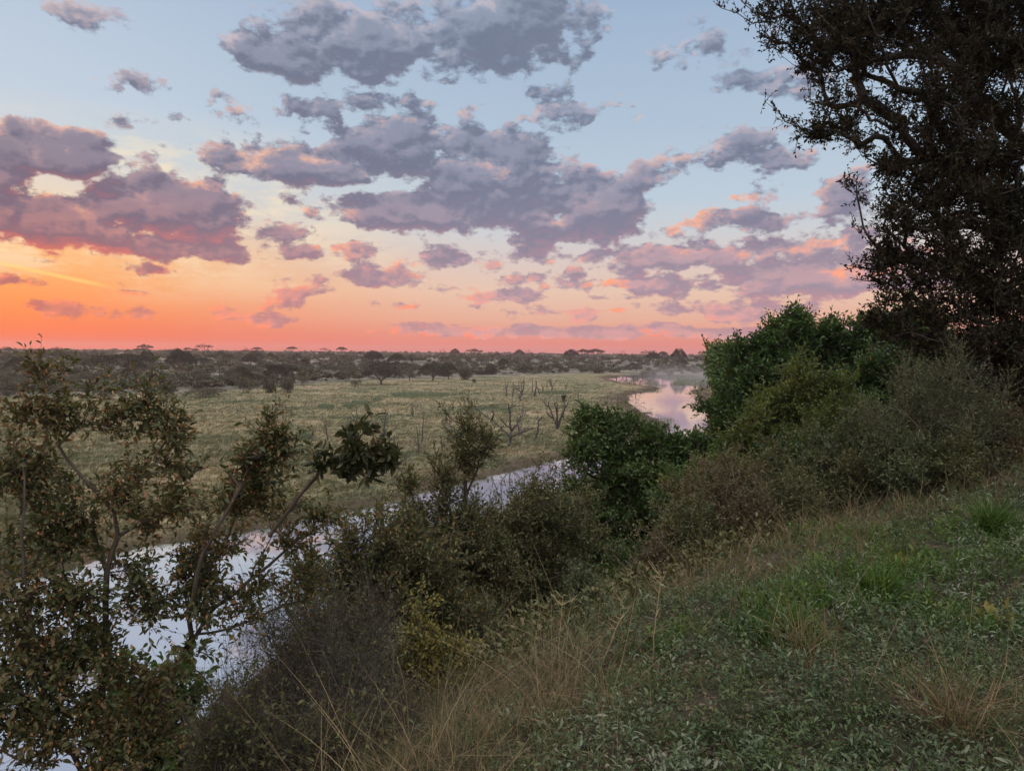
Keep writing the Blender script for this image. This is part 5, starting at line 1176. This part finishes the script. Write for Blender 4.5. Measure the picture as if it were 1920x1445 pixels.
GREENS = [(1660, 1080, .55), (1720, 1060, .5), (1470, 1150, .4), (1450, 1190, .3), (1560, 1090, .35), (1880, 1000, .7), (1690, 1120, .4), (1260, 1180, .2), (1600, 980, .7), (1800, 1060, .5), (1520, 1130, .35), (1780, 1160, .3)]
q, px, D, e = bluff_points(30000, emax=2.5)
w_cov = 1 - .85 * near_px(q, DRY) - .45 * near_px(q, GREENS)
w_cov -= .70 * sst(930 - px, 0, 330) + .5 * sst(e, -.4, 1.2)
w_cov += .45 * wob(q[:, 0], q[:, 1], .9, 3) - .12
kq = rng.random(len(q)) < np.clip(w_cov, .03, 1); q, D = q[kq], D[kq]
def leafy(q, D, nl, Lf, Wf, tall, mat, name, label):
    t = np.tile(np.arange(nl) / nl, len(q)); base = np.repeat(q, nl, 0); ds = np.repeat(D, nl)
    ps = np.repeat(rng.uniform(.45, 1.5, len(q)), nl) * np.clip(ds / 7, .45, 2.2) ** .5
    lean = np.repeat(unit(rng.normal(size=(len(q), 3)) * .42 + UP), nl, 0)
    ang = np.arange(len(base)) * 2.4
    rad_d = np.stack([np.cos(ang), np.sin(ang), np.zeros(len(ang))], 1)
    pp = base + lean * (t * tall * ps)[:, None] + rng.normal(size=base.shape) * .014
    ld = unit(rad_d * (1.1 - .7 * t)[:, None] + lean * (.35 + .8 * t)[:, None] + rng.normal(size=base.shape) * .35)
    V_, F_ = leaf_full(pp, ld, Lf * ps * rng.uniform(.4, 1.3, len(pp)), Wf * ps * rng.uniform(.6, 1.2, len(pp)), curl=.45, nrm=unit(UP * 1.2 - rad_d * .5))
    tag(mesh(name, V_, F_, mat), label, 'ground cover', kind='stuff')
pat = wob(q[:, 0], q[:, 1], 2.4, 26) * .5 + wob(q[:, 0], q[:, 1], .8, 31) * .35 + rng.normal(size=len(q)) * .28
thin = rng.random(len(q)) < .62 + .5 * wob(q[:, 0], q[:, 1], .45, 36)
woolly = (pat > -.02) & thin; plainl = (pat <= -.02) & thin
leafy(q[woolly], D[woolly], 13, .040, .0145, .16, M_cover, 'ground_cover', 'low woolly grey-green leafy plants carpeting the bluff')
leafy(q[plainl], D[plainl], 15, .026, .013, .11, M_cover2, 'leafy_herbs', 'small olive-green leafy herbs between the woolly plants of the bluff')
# bright green weeds
qg, pxg, Dg, eg = bluff_points(26000, emax=1.5)
kq = rng.random(len(qg)) < near_px(qg, GREENS) ** 1.6 * (.5 + .5 * wob(qg[:, 0], qg[:, 1], .35, 4)).clip(.05, .8); qg, Dg = qg[kq], Dg[kq]
bb = np.repeat(qg, 6, 0); bb[:, :2] += rng.normal(size=(len(bb), 2)) * .02
V1, F1 = blades(bb, UP + rng.normal(size=bb.shape) * .35, rng.uniform(.05, .19, len(bb)), .011, rng.uniform(.2, 1.0, len(bb)))
tag(mesh('green_weeds', V1, F1, M_cover_green), 'bright fresh green grassy weeds in patches on the bluff', 'weeds', kind='stuff')
kq = rng.random(len(qg)) < .5
leafy(qg[kq], Dg[kq], 10, .045, .020, .13, M_cover_green, 'broad_leaved_weeds', 'fresh green broad-leaved weeds growing among the bright grass patches')
# dry grass
qd, pxd, Dd_, ed = bluff_points(30000, x0=150, emax=6)
wd = .05 + .55 * near_px(qd, DRY) + .22 * sst(1150 - pxd, 0, 300) + .35 * sst(ed, -1.5, .5)
wd = np.clip(wd, .04, 1) * (.6 + .4 * wob(qd[:, 0], qd[:, 1], .7, 11)); kq = rng.random(len(qd)) < wd
qd, Dd_, wk = qd[kq], Dd_[kq], wd[kq]
bb = np.repeat(qd, 5, 0); dk = np.repeat(Dd_, 5); wk = np.repeat(wk, 5); bb[:, :2] += rng.normal(size=(len(bb), 2)) * .03
V1, F1 = blades(bb, UP + rng.normal(size=bb.shape) * .5, rng.uniform(.08, .30, len(bb)) * (.6 + .9 * wk) * np.clip(dk / 6, .7, 1.8) ** .5, .0030 * np.clip(dk / 4, .8, 3), rng.uniform(.2, 1.2, len(bb)))
tag(mesh('dry_grass', V1, F1, M_drygrass), 'dry straw and brown grass growing through the plants of the bluff', 'grass', kind='stuff')
qo, pxo, Do, eo = bluff_points(15000, x0=450, emax=3)
kq = rng.random(len(qo)) < (.5 + .6 * wob(qo[:, 0], qo[:, 1], .6, 17)); qo, Do = qo[kq], Do[kq]
bb = np.repeat(qo, 6, 0); dk = np.repeat(Do, 6); bb[:, :2] += rng.normal(size=(len(bb), 2)) * .025
V1, F1 = blades(bb, UP + rng.normal(size=bb.shape) * .45, rng.uniform(.05, .17, len(bb)) * np.clip(dk / 6, .7, 1.8) ** .5, .0042 * np.clip(dk / 4, .7, 3), rng.uniform(.2, 1.0, len(bb)))
tag(mesh('olive_grass', V1, F1, M_olivegrass), 'short olive grass mixed through the grey-green plants of the bluff', 'grass', kind='stuff')
# taller wispy grass arching at the bottom and on the right
qt, pxt, Dt, et = bluff_points(9000, x0=500, emax=2)
kq = rng.random(len(qt)) < .9 * near_px(qt, DRY + [(1060, 1330, .3), (900, 1330, .4), (1720, 1380, .2)]) ** 1.5 * .18; qt = qt[kq]
bb = np.repeat(qt, 2, 0)
V1, F1 = blades(bb, UP + rng.normal(size=bb.shape) * .3, rng.uniform(.35, .75, len(bb)), .0042, rng.uniform(.3, 1.3, len(bb)), seg=6)
tag(mesh('tall_dry_grass', V1, F1, M_drygrass), 'taller arching straw-coloured grass blades standing above the bluff plants', 'grass', kind='stuff')
# litter
ql, pxl, Dl, el_ = bluff_points(16000, x0=100, emax=5)
V1, F1 = leaf_simple(ql + UP * .012, unit(rng.normal(size=ql.shape) * [[1, 1, .15]]), rng.uniform(.02, .05, len(ql)), rng.uniform(.01, .025, len(ql)), nrm=UP)
tag(mesh('leaf_litter', V1, F1, M_litter), 'fallen dry leaves and twigs between the plants of the bluff', 'leaf litter', kind='stuff')
# undergrowth of the slope
n_ = 5200
D = 5 * (60 / 5) ** rng.random(n_); pxs = rng.uniform(-150, 1500, n_); x = (pxs - 960) / F_PX * D; y = D
es_ = edge_sd(x, y); ok = (es_ > .6) & (shore_sd(x, y) > 1.2)
hide = (pxs < 400) & (D > 8)
ok &= ~hide
x, y, D = x[ok], y[ok], D[ok]; c_ = np.stack([x, y, terrain(x, y)], 1)
cc = np.repeat(c_, 16, 0); Dk = np.repeat(D, 16); r_ = .035 * Dk + .1
v = rand_dir(len(cc)); v[:, 2] = np.abs(v[:, 2])
V1, F1 = leaf_simple(cc + v * (r_ * rng.random(len(cc)) ** .4)[:, None] * np.array([[1, 1, .9]]), v + rng.normal(size=v.shape) * .6, .006 * Dk + .03, .003 * Dk + .015, nrm=UP)
tag(mesh('slope_undergrowth', V1, F1, M_leaf_olive), 'low olive undergrowth covering the slope down to the river', 'undergrowth', kind='stuff')

n_ = 1500
D = rng.uniform(5.0, 16, n_); pxs = rng.uniform(300, 640, n_); x = (pxs - 960) / F_PX * D; y = D
es_ = edge_sd(x, y); ok = (es_ > .2) & (shore_sd(x, y) > .4); x, y, D = x[ok], y[ok], D[ok]
c_ = np.stack([x, y, terrain(x, y)], 1); cc = np.repeat(c_, 9, 0); Dk = np.repeat(D, 9)
V1, F1 = blades(cc + rng.normal(size=cc.shape) * [[.12, .12, 0]], UP * .8 + rng.normal(size=cc.shape) * .5, rng.uniform(.15, .5, len(cc)), .0013 * Dk + .002, rng.uniform(.3, 1.1, len(cc)), seg=4)
tag(mesh('slope_grass', V1, F1, M_slopegrass), 'dark tangled dry grass on the steep slope above the river', 'grass', kind='stuff')

# single tall straw stalks
def stalk(px, D, top, head, label, lean=0.0, arcs=5):
    g = np.random.default_rng(int(px))
    b_ = on_ground(px, D); tp = P(px + lean, top, D); root = thing('grass_stalk', b_, label, 'grass stalk', 'tall straw stalks of the bluff')
    (Vw, Fw), line, _ = path_tube([b_, (b_ + tp) / 2 + np.array([-.01, 0, 0]), tp], [.0042, .003, .002], 5, 5, jit=.003, g=g)
    mesh('stem', Vw, Fw, M_straw_twig, root, smooth=True); parts = []
    for k_ in range(head):
        dv = unit(np.array([g.choice([-1, 1]) * g.uniform(.4, 1.1), g.normal() * .5, g.uniform(.3, 1.0)])); L_ = g.uniform(.05, .12)
        p0 = line[-1 - g.integers(0, 3)]; (Va, Fa), _, _ = path_tube([p0, p0 + dv * L_ * .6, p0 + dv * L_ + UP * .01], [.0022, .0012], 4, 2, g=g); parts.append((Va, Fa))
    Vj, Fj = join_parts(parts); mesh('seed_head', Vj, Fj, M_straw_twig, root)
    lv = np.repeat(line[2:9:2], 2, 0); V1, F1 = blades(lv, UP * .4 + g.normal(size=lv.shape), .16, .006, .9); mesh('leaf', V1, F1, M_drygrass, root)
stalk(1232, 4.2, 1082, 6, 'tallest straw stalk with a Y-shaped seed head, in front of the green riverside tree', 8)
stalk(1054, 4.3, 1120, 4, 'upright straw stalk with a thin forked tip left of the tallest stalk', 2)
stalk(1128, 4.4, 1160, 5, 'leaning straw stalk between the two upright stalks', 36)
stalk(1178, 4.9, 1125, 4, 'shorter straw stalk leaning left toward the tree shade', -14)
stalk(1405, 6.2, 1010, 3, 'thin straw stalk among the brown brush', 6)
# clumps with a look of their own
def clump(px, py, label, mat, n, L_, W_, name, cat, blade=True):
    c = G(px, py, 10.3); c[2] = tz(c[0], c[1]); g = np.random.default_rng(int(px)); bb = np.repeat(c[None], n, 0); bb[:, :2] += g.normal(size=(n, 2)) * .05
    dv = UP * .8 + g.normal(size=(n, 3)) * .5
    V1, F1 = blades(bb, dv, g.uniform(.6, 1.2, n) * L_, W_, g.uniform(.3, 1, n)) if blade else leaf_full(bb + dv * L_ * .8 * g.random((n, 1)), dv + g.normal(size=(n, 3)) * .5, L_ * g.uniform(.5, 1, n), W_)
    o = mesh(name, V1 - c, F1, mat); o.location = c; tag(o, label, cat)
clump(1880, 1165, 'yellow-leaved weed near the right edge of the bluff', M_leaf_yellow, 60, .12, .045, 'yellow_weed', 'weed', False)
clump(1690, 1065, 'small yellow-tipped weed among the bright green patch', M_leaf_yellow, 26, .08, .03, 'yellow_weed', 'weed', False)
clump(1740, 1130, 'low yellow-green weed below the bright green patch', M_leaf_yellow, 30, .07, .03, 'yellow_weed', 'weed', False)
clump(1470, 1200, 'dense tuft of bright green grass nearest the camera on the bluff', M_cover_green, 260, .26, .010, 'grass_tuft', 'grass tuft')
clump(1650, 1120, 'wide tuft of bright green grass in the middle of the bluff', M_cover_green, 320, .28, .011, 'grass_tuft', 'grass tuft')
clump(1860, 990, 'tall tuft of bright green grass at the right edge of the bluff', M_cover_green, 260, .42, .014, 'grass_tuft', 'grass tuft')
clump(1505, 1230, 'upright tuft of dry straw grass between green grass tufts', M_drygrass, 120, .34, .005, 'straw_tuft', 'grass tuft')
clump(1780, 1400, 'arching tuft of straw grass at the bottom right', M_drygrass, 150, .40, .005, 'straw_tuft', 'grass tuft')

# ------------------------------------------------------------------ air
def box(name, lo, hi, mat):
    x0, y0, z0 = lo; x1, y1, z1 = hi
    V_ = np.array([(x, y, z) for z in (z0, z1) for y in (y0, y1) for x in (x0, x1)], float)
    return mesh(name, V_, [np.array([[0, 2, 3, 1], [4, 5, 7, 6], [0, 1, 5, 4], [2, 6, 7, 3], [0, 4, 6, 2], [1, 3, 7, 5]])], mat)
mt, n, out = new_mat('haze_air')
pvn = n.new('ShaderNodeVolumePrincipled'); pvn.inputs['Color'].default_value = (.86, .74, .78, 1); pvn.inputs['Density'].default_value = .00017; pvn.inputs['Anisotropy'].default_value = .35
mt.node_tree.links.new(pvn.outputs[0], out.inputs[1])
hz = box('haze', (-3600, -3600, -8), (3600, 3600, 46), mt); tag(hz, kind='stuff')
# mist lying on the far bend
mt, n, out = new_mat('river_mist')
tcn = n.new('ShaderNodeTexCoord'); gi = n.new('ShaderNodeNewGeometry')
sepg = n.new('ShaderNodeSeparateXYZ'); n.put(sepg.inputs[0], tcn.outputs['Generated'])
def hump(v): return n.math('MULTIPLY', n.step(v, 0.0, .4), n.step(v, 1.0, .6))
dens = n.math('MULTIPLY', n.math('MULTIPLY', hump(sepg.outputs[0]), hump(sepg.outputs[1])), n.step(sepg.outputs[2], 1.0, .05))
nzm = n.step(n.noise(n.vmath('MULTIPLY', gi.outputs['Position'], (1, .5, 2)), .035, 4, .6), .36, .72)
dens = n.math('MULTIPLY', dens, n.math('MULTIPLY', nzm, .010))
pvn = n.new('ShaderNodeVolumePrincipled'); pvn.inputs['Color'].default_value = (.9, .92, 1, 1); n.put(pvn.inputs['Density'], dens)
mt.node_tree.links.new(pvn.outputs[0], out.inputs[1])
a = G(1110, 702, 0); b_ = G(1400, 702, 0)
mist = box('river_mist', (a[0], 205, .1), (b_[0] + 10, 440, 9.5), mt); tag(mist, 'thin pale mist rising from the far bend of the river', 'mist', kind='stuff')
